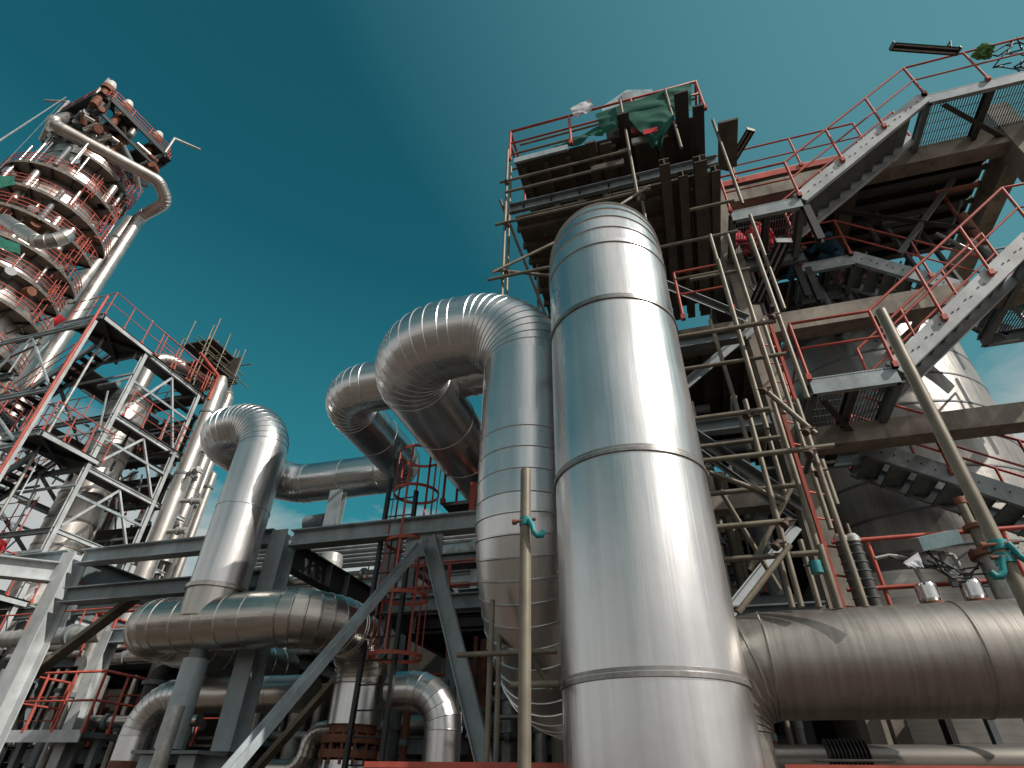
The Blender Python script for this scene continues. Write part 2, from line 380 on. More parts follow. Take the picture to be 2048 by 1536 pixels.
# smaller pipes low in the middle
cladthing('low_pipe', 'small grey clad pipe running level under the header, elbowed down at both ends', [
    ('run', [(-8.6, 8.3, 1.9), (-8.6, 8.3, 2.82), (-7.6, 8.3, 2.82)], dict(rb=.55, ng=8, mat='alu', seam=.6)),
    ('middle', [(-7.6, 8.3, 2.82), (-5.6, 8.3, 2.82)], dict(seam=.7)),
    ('drop', [(-4.3, 8.3, 2.82), (-3.45, 8.3, 2.82), (-3.45, 8.3, .6)], dict(rb=.5, ng=6, mat='alu', seam=.6)),
    ], (-8.6, 8.3, 1.9), 'alu2', R=.25, n=36, bead=.006, bw=.01, lip=False)
cladthing('lowest_pipe', 'thin grey pipe with an S bend between the flanged valves', [
    ('run', [(-6.6, 8.9, 1.9), (-5.9, 8.9, 1.9), (-5.9, 8.9, 2.4), (-4.6, 8.9, 2.4)], dict(rb=.24, ng=5, seam=.5)),
    ], (-5.9, 8.9, 2), 'alu2', R=.12, n=20, bead=.004, bw=.008, lip=False)
def flangestack(name, label, c, R, ztop, zbot):
    t = thing(name, label, 'valve', (c[0], c[1], zbot)); x, y = c
    h = ztop-zbot
    def fl(z0, z1, r, part, mat):
        b = MB(); b.cyl((x, y, z0), (x, y, z1), r, 32); ob(part, b, mat, t)
    fl(ztop-.10*h, ztop, R*.92, 'neck', 'rust'); fl(ztop-.2*h, ztop-.12*h, R*1.16, 'flange', 'rust'); fl(ztop-.34*h, ztop-.26*h, R*1.16, 'flange', 'rust')
    fl(ztop-.58*h, ztop-.36*h, R*1.05, 'foil_band', 'foil'); fl(ztop-.70*h, ztop-.6*h, R*1.18, 'flange', 'rust'); fl(ztop-.86*h, ztop-.76*h, R*1.18, 'flange', 'rust')
    fl(zbot, ztop-.86*h, R*.95, 'body', 'rust')
    for zz_ in (ztop-.40*h, ztop-.92*h):
        for k in range(14):
            a = 2*pi*k/14; p = V((x+R*1.06*cos(a), y+R*1.06*sin(a), zz_)); ob('bolt', MB().cyl(p, p+Z*.3*h, R*.06, 6), 'rust', t)
flangestack('flanged_valve', 'rusty flanged valve wrapped in a foil band below the header drop', (-4.76, 8.2), .35, 2.40, 1.2)
flangestack('flanged_valve', 'rusty flanged valve with a crumpled foil band under the small left elbow', (-8.6, 8.3), .28, 1.95, .3)
# ------------------------------------------------------------------ front portal frame (left and middle)
t = thing('portal_frame', 'grey steel portal frame carrying the header, of H columns, beams and angle braces', 'steel frame', (-6.2, 7.5, 0))
def part(name, mb, mat, p=None): return ob(name, mb, mat, p)
VF = 7.5
for u, mt in ((-10.6, 'pale'), (-6.17, 'grey')):
    part('column', MB().ibeam((u, VF, 0), (u, VF, 5.05), .32, .30, .022, (0, 1, 0)), mt, t)
b = MB(); b.box((-6.42, 7.2, 1.98), (-5.92, 7.8, 2.02)); part('splice_plate', b, 'dark', t)
part('beam', MB().ibeam((-14.5, VF, 4.98), (-10.78, VF, 4.98), .30, .22), 'grey', t)
part('beam', MB().ibeam((-10.42, VF, 4.98), (-6.35, VF, 4.98), .26, .22), 'grey', t)
part('beam', MB().ibeam((-6.0, VF, 4.92), (-2.2, VF, 4.92), .27, .22), 'grey', t)
part('beam', MB().ibeam((-10.42, VF, 4.3), (-6.35, VF, 4.3), .26, .2), 'mid', t)
part('beam', MB().ibeam((-10.6, 7.68, 4.85), (-10.6, 12.5, 4.85), .42, .24), 'mid', t)
part('beam', MB().ibeam((-14.6, 4.6, 4.7), (-10.75, 7.4, 4.7), .34, .24), 'pale', t)
db = MB().ibeam((-6.1, 7.68, 4.72), (-6.1, 12.6, 4.72), .42, .24)
part('stiffened_beam', db, 'dark', t)
for k in range(7):
    v = 8.7+k*.6
    if k % 3 == 2: continue
    s_ = MB(); s_.box((-6.215, v, 4.53), (-5.985, v+.02, 4.91)); part('stiffener', s_, 'galv', t)
part('beam', MB().ibeam((-6.6, 10.9, 4.75), (-1.8, 10.9, 4.75), .30, .24), 'grey', t)
for u in (-6.1, -1.9): part('column', MB().ibeam((u, 11.0, 0), (u, 11.0, 6.3), .3, .3, .02, (0, 1, 0)), 'mid', t)
ba, bb = at(850, 1088, v=7.3), at(455, 1560, v=4.7)
part('brace', MB().chan(ba, bb, .19, .08, .014, (1, 0, .6)), 'grey', t)
part('brace', MB().chan((-3.55, 7.45, 4.7), (-2.45, 7.45, 1.7), .21, .09, .016, (1, 0, .2)), 'grey', t)
g_ = MB(); g_.box((-3.95, 7.48, 4.45), (-3.35, 7.5, 4.785)); part('gusset_plate', g_, 'grey', t)
part('brace', MB().chan((-4.75, 8.1, 3.3), (-6.3, 8.1, 1.6), .16, .07, .012, (0, -1, 0)), 'tube', t)
part('brace', MB().chan((-9.0, 8.0, 4.6), (-11.2, 7.7, 2.6), .2, .08, .014, (0, -1, 0)), 'tube', t)
part('column', MB().ibeam((-13.2, 11, 0), (-13.2, 11, 4.6), .3, .28, .02, (0, 1, 0)), 'pale', t)
part('beam', MB().ibeam((-13.2, 11, 4.5), (-6.2, 11, 4.5), .3, .24), 'grey', t)
part('short_post', MB().ibeam((-5.4, 7.6, 5.06), (-5.4, 7.6, 5.75), .16, .24, .016), 'grey', t)
b = MB(); b.cyl((-6.0, 7.75, 5.28), (-5.62, 7.75, 5.3), .14, 24); b.box((-6.05, 7.6, 5.06), (-5.55, 7.9, 5.13)); part('damper', b, 'mid', t)
# grey trunnion strut under the header
s_ = MB(); s_.cyl((-6.55, 6.86, 3.2), (-6.55, 6.86, 2.98), .11, 24)
t2 = thing('trunnion_support', 'grey round steel trunnion holding up the header on a bolted steel stool', 'pipe support', (-6.55, 6.86, 0))
ob('stub', s_, 'mid', t2); ob('strut', MB().cyl((-6.55, 6.86, 3.05), (-6.55, 6.86, 2.02), .165, 32), 'grey', t2)
b = MB(); b.box((-6.85, 6.6, 1.96), (-5.85, 7.1, 1.995)); ob('stool_top', b, 'mid', t2)
b = MB(); b.ibeam((-6.7, 6.86, 1.95), (-6.7, 6.86, 0), .26, .24, .02); b.ibeam((-6.1, 6.86, 1.95), (-6.1, 6.86, 0), .26, .24, .02); ob('stool_legs', b, 'grey', t2)
p = at(335, 1475, v=6.2)
b = MB().cyl((p.x, p.y, 0), (p.x, p.y, at(348, 1412, v=6.2).z), .085, 20)
ob('bollard_pipe', b, 'galv', None, 'pale upright steel tube standing left of the trunnion support', 'post')
# ------------------------------------------------------------------ caged ladder in the middle
UL, VL = at(740, 1220, v=7.62).x, 7.62
lt = thing('caged_ladder', 'black access ladder with a red safety cage in the middle of the plant', 'ladder', (UL, VL, 0))
for du in (0, .50):
    b = MB().bar((UL+du, VL, 0), (UL+du, VL, 6.6 if du == 0 else 5.6), .055, .07, (0, 1, 0)); ob('stringer', b, 'black', lt)
for k in range(18): ob('rung', MB().tube([(UL, VL, .4+k*.3), (UL+.5, VL, .4+k*.3)], .011, 6), 'black', lt)
cu, cv = UL+.45, VL+.1
for k, z in enumerate((3.15, 3.95, 4.75, 5.6, 6.3)):
    pts = [(cu+.37*cos(a), cv+.37*sin(a), z) for a in [2*pi*j/20 for j in range(20)]]
    h_ = MB()
    for a_, b_ in zip(pts, pts[1:]+pts[:1]): h_.bar(a_, b_, .010, .05)
    ob('hoop', h_, 'red', lt)
for k in range(7):
    a = 2*pi*(k+.3)/7; p = (cu+.36*cos(a), cv+.36*sin(a))
    ob('strap', MB().bar((*p, 3.15), (*p, 6.3), .035, .010, (cos(a), sin(a), 0)), 'red', lt)
rp = thing('ladder_platform', 'small red railed platform at the head of the caged ladder', 'platform', (-2.9, 7.0, 5.4))
b = MB(); b.box((-3.6, 7.9, 5.42), (-2.3, 9.0, 5.48)); ob('deck', b, 'dark', rp)
railing(rp, [(-3.6, 9.0, 5.48), (-3.6, 7.9, 5.48), (-2.3, 7.9, 5.48)], 1.05, .6)
b = MB(); b.bar((-2.95, 7.6, 4.95), (-2.95, 7.6, 5.6), .1, .1); ob('red_bracket', b, 'red', rp)
# =================================================================== concrete frame on the right
t = thing('concrete_structure', 'weathered concrete frame of columns, beams and floor slabs behind the zigzag stairs', 'building frame', (2.0, 9.1, 0))
def bx(name, a, b_, mat, p=t): return ob(name, MB().box(a, b_), mat, p)
bx('column', (1.83, 8.92, 0), (2.2, 9.32, 13.9), 'conc'); bx('column', (7.75, 8.92, 0), (8.2, 9.4, 13.9), 'conc')
bx('column', (1.8, 16.2, 0), (2.2, 16.6, 13.0), 'conc'); bx('column', (-2.2, 9.6, 0), (-1.85, 9.95, 9.2), 'conc'); bx('column', (-2.2, 14, 0), (-1.85, 14.4, 9.2), 'conc')
bx('beam', (2.2, 8.95, 6.26), (7.75, 9.3, 6.6), 'conc'); bx('beam', (8.2, 8.95, 6.26), (11, 9.3, 6.6), 'conc')
bx('beam', (-1.9, 8.95, 8.7), (1.83, 9.3, 9.14), 'conc'); bx('beam', (2.2, 8.95, 8.7), (7.75, 9.3, 9.14), 'conc')
bx('beam', (-1.9, 8.95, 5.35), (1.83, 9.25, 5.6), 'conc')
bx('beam', (-1.9, 8.95, 12.62), (1.83, 9.3, 13.1), 'conc'); bx('beam', (2.2, 8.95, 12.62), (7.75, 9.3, 13.1), 'conc')
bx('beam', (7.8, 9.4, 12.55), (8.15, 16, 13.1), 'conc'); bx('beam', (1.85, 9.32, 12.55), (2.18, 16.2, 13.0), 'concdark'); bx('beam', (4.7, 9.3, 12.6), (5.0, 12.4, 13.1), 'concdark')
bx('slab', (-2.2, 9.3, 13.1), (7.75, 12.3, 13.28), 'concdark'); bx('slab', (-2.4, 9.3, 9.14), (2.6, 15, 9.3), 'concdark'); bx('dark_backing', (-2.2, 15.6, 0), (3.4, 15.7, 9.1), 'dark_sheet'); bx('shade_backing', (1.9, 12.38, 11.5), (6.4, 12.44, 13.09), 'dark_sheet'); bx('dark_side_sheet', (2.5, 12.2, 5.2), (2.56, 15.5, 9.1), 'dark_sheet')  # dark sheets added at back and side stand for the shaded interior
for k in range(11):
    u = -1.9+k*.42
    ob('rib', MB().box((u, 9.32, 8.98), (u+.14, 14.9, 9.138)), 'deck', t)
for k in range(6):
    v = 9.7+k*.45; ob('joist', MB().ibeam((-2.1, v, 12.98), (7.7, v, 12.98), .22, .14), 'dark', t)
for k, (u, v) in enumerate(((3.6, 10.2), (4.4, 11.0), (5.6, 10.4), (6.7, 11.2), (5.1, 12.1))):
    ob('hanger', MB().chan((u, v, 12.9), (u+.25, v, 9.6), .12, .06, .012, (0, 1, 0)), 'mid', t)
ob('brace', MB().angle((4.0, 9.6, 12.6), (6.6, 9.6, 10.9), .12), 'dark', t); ob('brace', MB().angle((6.9, 9.5, 12.5), (5.2, 9.5, 10.6), .1), 'dark', t)
for a, b_ in (((.78, 8.9, 8.7), (1.8, 8.9, 7.3)),): pass
rq = random.Random(41)
for k in range(46):
    u = rq.uniform(2.3, 7.5); v = rq.uniform(9.5, 11.0); z = rq.uniform(9.6, 12.6)
    if 3.0 < u < 5.0: v += 1.0; z = max(z, 11.6)
    d = rq.choice((V((0, 0, -1)), V((1, 0, 0)), V((.5, .1, -.7)), V((0, 1, 0))))*rq.uniform(.7, 2.0); r = rq.choice((.025, .04, .06, .09))
    ob('service_pipe', MB().cyl((u, v, z), V((u, v, z))+d, r, 10), rq.choice(('mid', 'galv', 'dark', 'aluold', 'dark', 'rust')), t)
for k in range(34):
    u = rq.uniform(-1.6, 1.8); v = rq.uniform(9.4, 11.5); z = rq.uniform(5.7, 9.0)
    d = rq.choice((V((0, 0, -1)), V((1, 0, 0)), V((0, 1, 0))))*rq.uniform(.6, 1.6)
    ob('service_pipe', MB().cyl((u, v, z), V((u, v, z))+d, rq.choice((.02, .035, .06, .1)), 10), rq.choice(('mid', 'galv', 'tube', 'aluold', 'pale', 'dark')), t)
# walkway on top with its own railing and a pale pipe
wt = thing('roof_walkway', 'red railed walkway along the top of the concrete frame beside the scaffold platform', 'walkway', (2.5, 9.0, 13.28))
ob('toe_plate', MB().box((1.0, 8.98, 13.28), (5.6, 9.0, 13.46)), 'red', wt); ob('floor_beam', MB().box((1.0, 9.02, 13.285), (5.6, 9.9, 13.4)), 'deck', wt)
railing(wt, [(1.2, 8.98, 13.4), (5.4, 8.98, 13.4)], 1.1, 1.25)
cladthing('pale_roof_pipe', 'pale pipe lying along the roof walkway', [('run', [(1.3, 9.35, 13.72), (6.2, 9.35, 13.72)], dict(seam=1.2))], (1.3, 9.35, 13.7), 'alu2', R=.16, n=24, bead=.004, lip=False)
# ------------------------------------------------------------------ tank
TK = (4.79, 13.15); TR = 2.19
t = thing('vessel', 'huge round insulated vessel with a domed top standing behind the concrete frame', 'tank', (*TK, 0))
ob('shell', MB().lathe((*TK, 0), [(TR, .3)]+[(TR, .3+.7*k) for k in range(1, 15)], 96), 'tank', t)
pr = [(TR*cos(a), 10.1+1.35*sin(a)) for a in [radians(q) for q in (0, 18, 36, 54, 72, 88)]]
ob('dome', MB().lathe((*TK, 0), pr, 96), 'tank', t)
for z in [.3+.7*k for k in range(3, 15)]:
    ob('seam_band', MB().lathe((*TK, z), [(TR, -.03), (TR+.012, -.015), (TR+.012, .015), (TR, .03)], 96), 'mid', t)
for r, z in pr[1:5]: ob('dome_band', MB().lathe((*TK, z), [(r+.006, -.03), (r+.014, 0), (r, .03)], 96), 'mid', t)
ob('skirt', MB().cyl((*TK, 0), (*TK, .3), TR-.1, 64), 'conc', t)
t = thing('dark_vessel', 'dark vessel low behind the leaning scaffold tubes, left of the huge tank', 'tank', (1.2, 12.4, 0))
ob('shell', MB().lathe((3.4, 11.9, 0), [(1.4, 0), (1.4, 1.6), (1.4, 3.0), (1.4, 4.4), (1.38, 4.7), (1.1, 5.05), (.6, 5.25), (.02, 5.3)], 72), 'aluold', t)
# ------------------------------------------------------------------ zigzag stairs
st_ = thing('zigzag_stairs', 'grey steel zigzag stairs with red handrails climbing the front of the concrete frame', 'stairs', (2.0, 7.8, 0))
def grating(a, b_, z, sp=.05, along='v'):
    g_ = MB(); (u0, v0), (u1, v1) = a, b_
    k = int((u1-u0)/sp)
    for i in range(k+1): g_.box((u0+i*sp, v0, z-.03), (u0+i*sp+.007, v1, z))
    for i in range(int((v1-v0)/.22)+1): g_.box((u0, v0+i*.22, z-.012), (u1, v0+i*.22+.010, z-.002))
    return g_
def flight(p, u0, z0, u1, z1, va, vb, n=None, h=.30, mat='grey', rail=True, rmat='red', smat='mid', rsp=1.25, bolts=True, rn=6, sides=(0, 1)):
    n = n or max(3, round(abs(z1-z0)/.2)); dz = (z1-z0)/n; du = (u1-u0)/n
    d = V((u1-u0, 0, z1-z0)).normalized()
    for v, fl in ((va, 1), (vb, -1)):
        s_ = MB().chan((u0, v, z0-.02), (u1, v, z1-.02), h, .085 if (u1 > u0) == (fl < 0) else -.085, .014) if False else MB().chan((u0, v, z0-.02), (u1, v, z1-.02), h, .085, .014, (0, 0, 1), fl*(1 if u1 < u0 else -1))
        so_ = ob('stringer', s_, mat, p)
        if bolts and v == va:
            for i in range(1, n):
                for o in (-.06, .06):
                    c = V((u0+du*i, v, z0+dz*i-.02))+d*o*1.6+V((0, 0, o*.25)); q = MB().cyl(c+V((0, .0, 0)), c+V((0, -.012, 0)), .014, 6); ob('bolt', q, 'dark', so_)
    for i in range(1, n):
        c0 = u0+du*(i-.5); z = z0+dz*(i if dz > 0 else i)
        s_ = MB().box((c0-abs(du)*.52, va+.02, z-.03), (c0+abs(du)*.52, vb-.02, z)); e = c0-abs(du)*.52*(1 if dz*du > 0 else -1)
        s_.box((e, va+.02, z-.06), (e+.01*(1 if dz*du > 0 else -1), vb-.02, z-.031))
        ob('step', s_, smat, p)
    if rail:
        for k in sides:
            v = (va-.03, vb+.03)[k]; railing(p, [(u0, v, z0), (u1, v, z1)], 1.1, rsp, .024, rn, (.52,), rmat)
def landing(p, u0, u1, v0, v1, z, mat='grey', rails=(), h=.28, sp=.05, rmat='red'):
    ob('landing', grating((u0, v0), (u1, v1), z, sp), 'mid', p)
    ob('edge_channel', MB().chan((u0, v0, z-.12), (u1, v0, z-.12), h, .085, .014, (0, 0, 1), -1), mat, p)
    ob('edge_channel', MB().chan((u0, v1, z-.12), (u1, v1, z-.12), h, .085, .014, (0, 0, 1), 1), mat, p)
    for u in (u0, u1): ob('cross_beam', MB().ibeam((u, v0+.02, z-.16), (u, v1-.02, z-.16), .2, .1), 'mid', p)
    ob('cross_beam', MB().ibeam(((u0+u1)/2, v0+.02, z-.16), ((u0+u1)/2, v1-.02, z-.16), .18, .1), 'dark', p)
    for r in rails: railing(p, r, 1.1, 1.2, .024, 6, (.52,), rmat, kick=0)
z1, z2, z3, z4, z5 = 6.78, 8.92, 10.92, 13.15, 4.6
landing(st_, 2.25, 3.41, 7.8, 10.4, z1, rails=[[(2.25, 10.4, z1), (2.25, 7.77, z1), (3.41, 7.77, z1)]])
flight(st_, 3.41, z1, 6.1, z2, 7.796, 8.72, mat='pale')
landing(st_, 6.1, 7.7, 7.8, 10.4, z2, rails=[[(6.1, 7.77, z2), (7.7, 7.77, z2), (7.7, 10.4, z2)]])
flight(st_, 6.1, z2, 4.37, z3-.25, 9.6, 10.4) if False else flight(st_, 4.37, z3, 6.6, z2, 9.596, 10.4)
landing(st_, 1.95, 3.2, 7.8, 9.2, z3, rails=[[(1.95, 7.77, z3), (3.2, 7.77, z3)]])
landing(st_, 3.4, 4.37, 9.6, 10.6, z3, rails=[[(3.4, 9.57, z3), (4.37, 9.57, z3)]])
ob('edge_channel', MB().chan((1.95, 9.25, z3-.15), (3.4, 9.25, z3-.15), .3, .085, .014), 'mid', st_)
flight(st_, 3.2, z3, 6.1, z4, 7.796, 8.72, mat='pale')
landing(st_, 6.1, 8.3, 7.8, 9.4, z4, rails=[[(6.1, 7.77, z4), (8.3, 7.77, z4)]])
flight(st_, 3.2, z1-.25, 6.4, z5-.1, 9.6, 10.5)
for u, v in ((3.25, 7.86), (3.45, 9.5), (3.2, 9.3)): ob('hanger_post', MB().ibeam((u, v, z3-.25), (u, v, z3-1.2), .12, .12, .012), 'dark', st_)
for u in (): ob('post', MB().ibeam((u, 8.8, 0 if u > 6 else 5.6), (u, 8.8, z4-.3), .16, .16, .014, (0, 1, 0)), 'mid', st_) if u > 6 else None
ob('knee_brace', MB().angle((2.35, 8.0, z1-.3), (3.3, 9.8, z1-.35), .09), 'dark', st_); ob('knee_brace', MB().angle((6.3, 7.9, z4-.35), (7.9, 9.2, z4-.35), .09), 'dark', st_)
# ------------------------------------------------------------------ scaffold platform above the main pipe
PV = 6.2
t = thing('scaffold_platform', 'dark high working platform of brown decking and steel beams above the largest pipe', 'platform', (-.2, 7.6, 10.2))
for k in range(8):
    u = -1.98+k*.45; ob('deck_panel', MB().box((u, 6.3, 10.25), (u+.43, 9.4, 10.3)), 'deck', t)
for k in range(8):
    v = 6.5+k*.41; ob('joist', MB().box((-2.0, v, 10.13), (.62, v+.07, 10.248)), 'deck', t)
ob('edge_channel', MB().chan((-2.05, PV, 10.33), (1.6, PV, 10.33), .24, .08, .012, (0, 0, 1), 1), 'mid', t)
ob('edge_channel', MB().chan((-2.02, 9.45, 10.33), (1.6, 9.45, 10.33), .24, .08, .012, (0, 0, 1), 1), 'deck', t)
for k in range(5): ob('stiffener', MB().box((-1.8+k*.52, PV-.012, 10.2), (-1.77+k*.52, PV-.001, 10.46)), 'tube', t)
for u, v0, w in ((.72, 5.75, .16), (1.0, 6.05, .15), (1.28, 5.85, .2), (1.52, 6.1, .14)): ob('beam', MB().ibeam((u, v0, 10.05), (u, 9.6, 10.05), .16, w, .016), 'deck', t)
for k in range(8): ob('upper_joist', MB().box((-1.9+k*.45, 6.4, 11.86), (-1.8+k*.45, 8.6, 11.98)), 'deck', t)
ob('upper_deck', MB().box((-2.0, 6.3, 11.985), (1.6, 8.7, 12.03)), 'deck', t)
ob('dark_backing', MB().box((-1.9, 7.7, 10.32), (1.55, 7.76, 11.85)), 'dark_sheet', t)
ob('dark_side_sheet', MB().box((1.5, 6.9, 10.32), (1.56, 8.6, 11.85)), 'dark_sheet', t)
for u0, u1, z, mt in ((-2.0, -.9, 11.92, 'grey'), (-.5, .1, 11.0, 'deck'), (.3, .95, 11.55, 'galv'), (.3, 1.0, 11.9, 'red')): ob('fascia', MB().box((u0, PV-.02, z-.08), (u1, PV+.03, z+.08)), mt, t)
for k in range(3): ob('upright', MB().ibeam((-1.35+k*.5, 7.2, 10.32), (-1.35+k*.5, 7.2, 11.85), .14, .1, .012), 'mid', t)
railing(t, [(-2.1, 8.5, 12.03), (-2.1, PV, 12.03), (1.7, PV, 12.03), (1.7, 8.5, 12.03)], 1.02, 1.25, .028, 8, (.55,))
def plank(u, v0, v1, z, w, label, dz=0):
    b = MB(); b.box((u, v0, z), (u+w, v1, z+.012))
    for x in (u, u+w-.01): b.box((x, v0, z+.012), (x+.01, v1, z+.055))
    b.box((u, v0, z+.012), (u+w, v0+.01, z+.055))
    o = ob('scaffold_plank', b, 'dark' if dz else 'deck', None, label, 'plank', 'planks jutting from the scaffold platform')
    for k in range(int((v1-v0)/.14)):
        for j in (.3, .7):
            pass
    return o
plank(.10, 5.75, 7.6, 11.80, .22, 'dark plank jutting out under the green tarpaulin at its left edge', 1)
plank(1.14, 5.65, 7.4, 11.80, .24, 'dark plank jutting out beside the right end of the green tarpaulin', 1)
plank(1.44, 5.95, 7.6, 11.74, .2, 'dark plank second from the right rail of the scaffold platform', 1)
plank(-.55, 6.0, 7.8, 11.55, .2, 'reddish brown plank, leftmost of those jutting from the scaffold platform')
plank(-.28, 6.02, 7.8, 11.42, .22, 'brown plank just right of the leftmost reddish plank')
plank(.02, 6.1, 7.7, 11.2, .2, 'short brown plank tucked below the long dark plank', 1)
plank(1.86, 6.3, 7.3, 11.6, .34, 'mesh plank sticking out beyond the right side of the scaffold platform')
# tarpaulin: wrinkled sheet hanging over the front rail
def sheet(name, corners, nu, nv, amp, mat, label, cat, seed=1, thick=.006, freq=5):
    rn = random.Random(seed); ph = [(rn.uniform(-freq, freq), rn.uniform(-freq, freq), rn.uniform(0, 6)) for _ in range(7)]
    a, b_, c, d = [V(x) for x in corners]; nrm = (b_-a).cross(d-a).normalized(); mb = MB(); vs = []
    for j in range(nv+1):
        for i in range(nu+1):
            x, y = i/nu, j/nv; p = (a*(1-x)+b_*x)*(1-y)+(d*(1-x)+c*x)*y
            w = sum(sin(f0*x*2+f1*y*2+q) for f0, f1, q in ph)/3; w = (abs(w)-.4)
            vs.append(p+nrm*w*amp*(.25+y))
    fs = [(j*(nu+1)+i, j*(nu+1)+i+1, (j+1)*(nu+1)+i+1, (j+1)*(nu+1)+i) for j in range(nv) for i in range(nu)]
    mb.add(vs, fs, True); mb.add([v_+nrm*thick for v_ in vs], [f[::-1] for f in fs], True)
    return ob(name, mb, mat, None, label, cat)
sheet('tarpaulin', [(-.30, 6.13, 12.72), (1.62, 6.13, 13.0), (1.45, 6.10, 11.95), (-.2, 6.12, 12.05)], 40, 24, .10, 'green', 'dark green tarpaulin draped over the front rail of the scaffold platform', 'tarpaulin', 3)
sheet('tarpaulin', [(.25, 6.08, 12.35), (1.35, 6.08, 12.25), (.82, 6.06, 11.15), (.62, 6.06, 11.12)], 30, 24, .10, 'green', 'triangular corner of green tarpaulin hanging lowest under the platform rail', 'tarpaulin', 5)
sheet('tarpaulin', [(-1.25, 6.3, 12.15), (-.2, 6.22, 12.45), (-.2, 6.16, 12.05), (-1.2, 6.2, 12.0)], 26, 12, .09, 'green', 'bunched green tarpaulin on the left of the platform deck', 'tarpaulin', 9)
b = MB(); b.box((.52, 6.03, 11.42), (.78, 6.045, 11.56)); ob('red_patch', b, 'cloth', None, 'small red cloth patch on the hanging corner of green tarpaulin', 'cloth')
b = MB().prof((-.15, 6.75, 0), (-.15, 7.6, 0), [(0, 0), (1, 0)], (0, 0, 1)) if False else MB()
hp = [(-.16, 13.2), (.95, 13.2), (.95, 14.05), (.42, 14.32), (-.16, 13.9)]
vs = [(u, v, z) for v in (6.65, 7.5) for u, z in hp]; b.add(vs, [(0, 1, 2, 3, 4)[::-1], (5, 6, 7, 8, 9)]+[(i, (i+1) % 5, 5+(i+1) % 5, 5+i) for i in range(5)])
t = thing('machine_hood', 'pale blue sloping machine hood behind the top rail of the scaffold platform', 'machine hood', (.3, 7, 12.6))
ob('housing', b, 'blue', t); ob('support_frame', MB().box((0, 6.9, 12.04), (.8, 7.4, 13.199)), 'dark', t); ob('inspection_port', MB().cyl((.42, 6.66, 13.95), (.42, 6.62, 13.95), .09, 16), 'dark', t); ob('hinge_plate', MB().box((.3, 6.615, 13.75), (.54, 6.645, 14.15)), 'grey', t)
sheet('plastic_bag', [(-.78, 6.1, 13.15), (-.36, 6.1, 13.35), (-.3, 6.08, 12.9), (-.72, 6.08, 12.7)], 14, 14, .08, 'plastic', 'white plastic bag caught on the top rail of the platform', 'bag', 11)
# ------------------------------------------------------------------ scaffold tubes
def scaf(name, label, rows, loc, r=.027, mat='tube'):
    t = thing(name, label, 'scaffold', loc)
    for row in rows:
        a, b_, va, vb = row[:4]
        p, q = at(*a, v=va), at(*b_, v=vb)
        if len(row) > 4: q = V((p.x, p.y, q.z)) if row[4] == 'z' else V((q.x, p.y, p.z)) if row[4] == 'u' else V((p.x, q.y, p.z))
        ob('scaffold_tube', MB().tube([p, q], r, 10), mat if len(row) < 6 else row[5], t)
    return t
sc = scaf('platform_scaffold', 'tan scaffold tubes lashed under and around the front of the high working platform', [
    ((1016, 300), (1012, 640), 6.12, 6.12, 'z'), ((1022, 330), (1065, 600), 6.6, 6.6, 'z'), ((1075, 480), (1078, 640), 7.4, 7.4, 'z'), ((1000, 400), (1095, 640), 6.05, 7.6),
    ((990, 450), (1300, 372), 6.08, 6.08, 'u'), ((985, 545), (1120, 480), 6.0, 6.3), ((975, 560), (1180, 520), 6.05, 6.05, 'u'), ((985, 540), (1110, 552), 6.2, 6.6),
    ((1010, 385), (1180, 330), 6.05, 6.05, 'u'), ((1000, 365), (1260, 320), 6.08, 6.08, 'u'), ((1020, 310), (1180, 300), 6.5, 6.5, 'u'), ((1020, 340), (1230, 320), 6.7, 6.7, 'u'),
    ((1240, 200), (1285, 400), 6.05, 6.05, 'z'), ((1330, 180), (1345, 300), 6.1, 6.1, 'z'), ((1240, 410), (1300, 372), 5.9, 6.1), ((1316, 495), (1480, 478), 6.4, 6.4, 'u'),
    ((1280, 380), (1286, 460), 6.3, 6.3, 'z'), ((1350, 560), (1445, 540), 7.2, 7.2, 'u'), ((1425, 240), (1430, 420), 6.5, 6.5, 'z'), ((1040, 290), (1400, 210), 6.9, 6.9, 'u')], (-2.1, 6.1, 8))
for x, y in ((1015, 450), (1014, 545), (1013, 365), (1286, 395)):
    p = at(x, y, v=6.07); ob('coupler', MB().cyl(p+V((0, -.05, -.045)), p+V((0, .05, .045)), .042, 10), 'rustdark', sc)
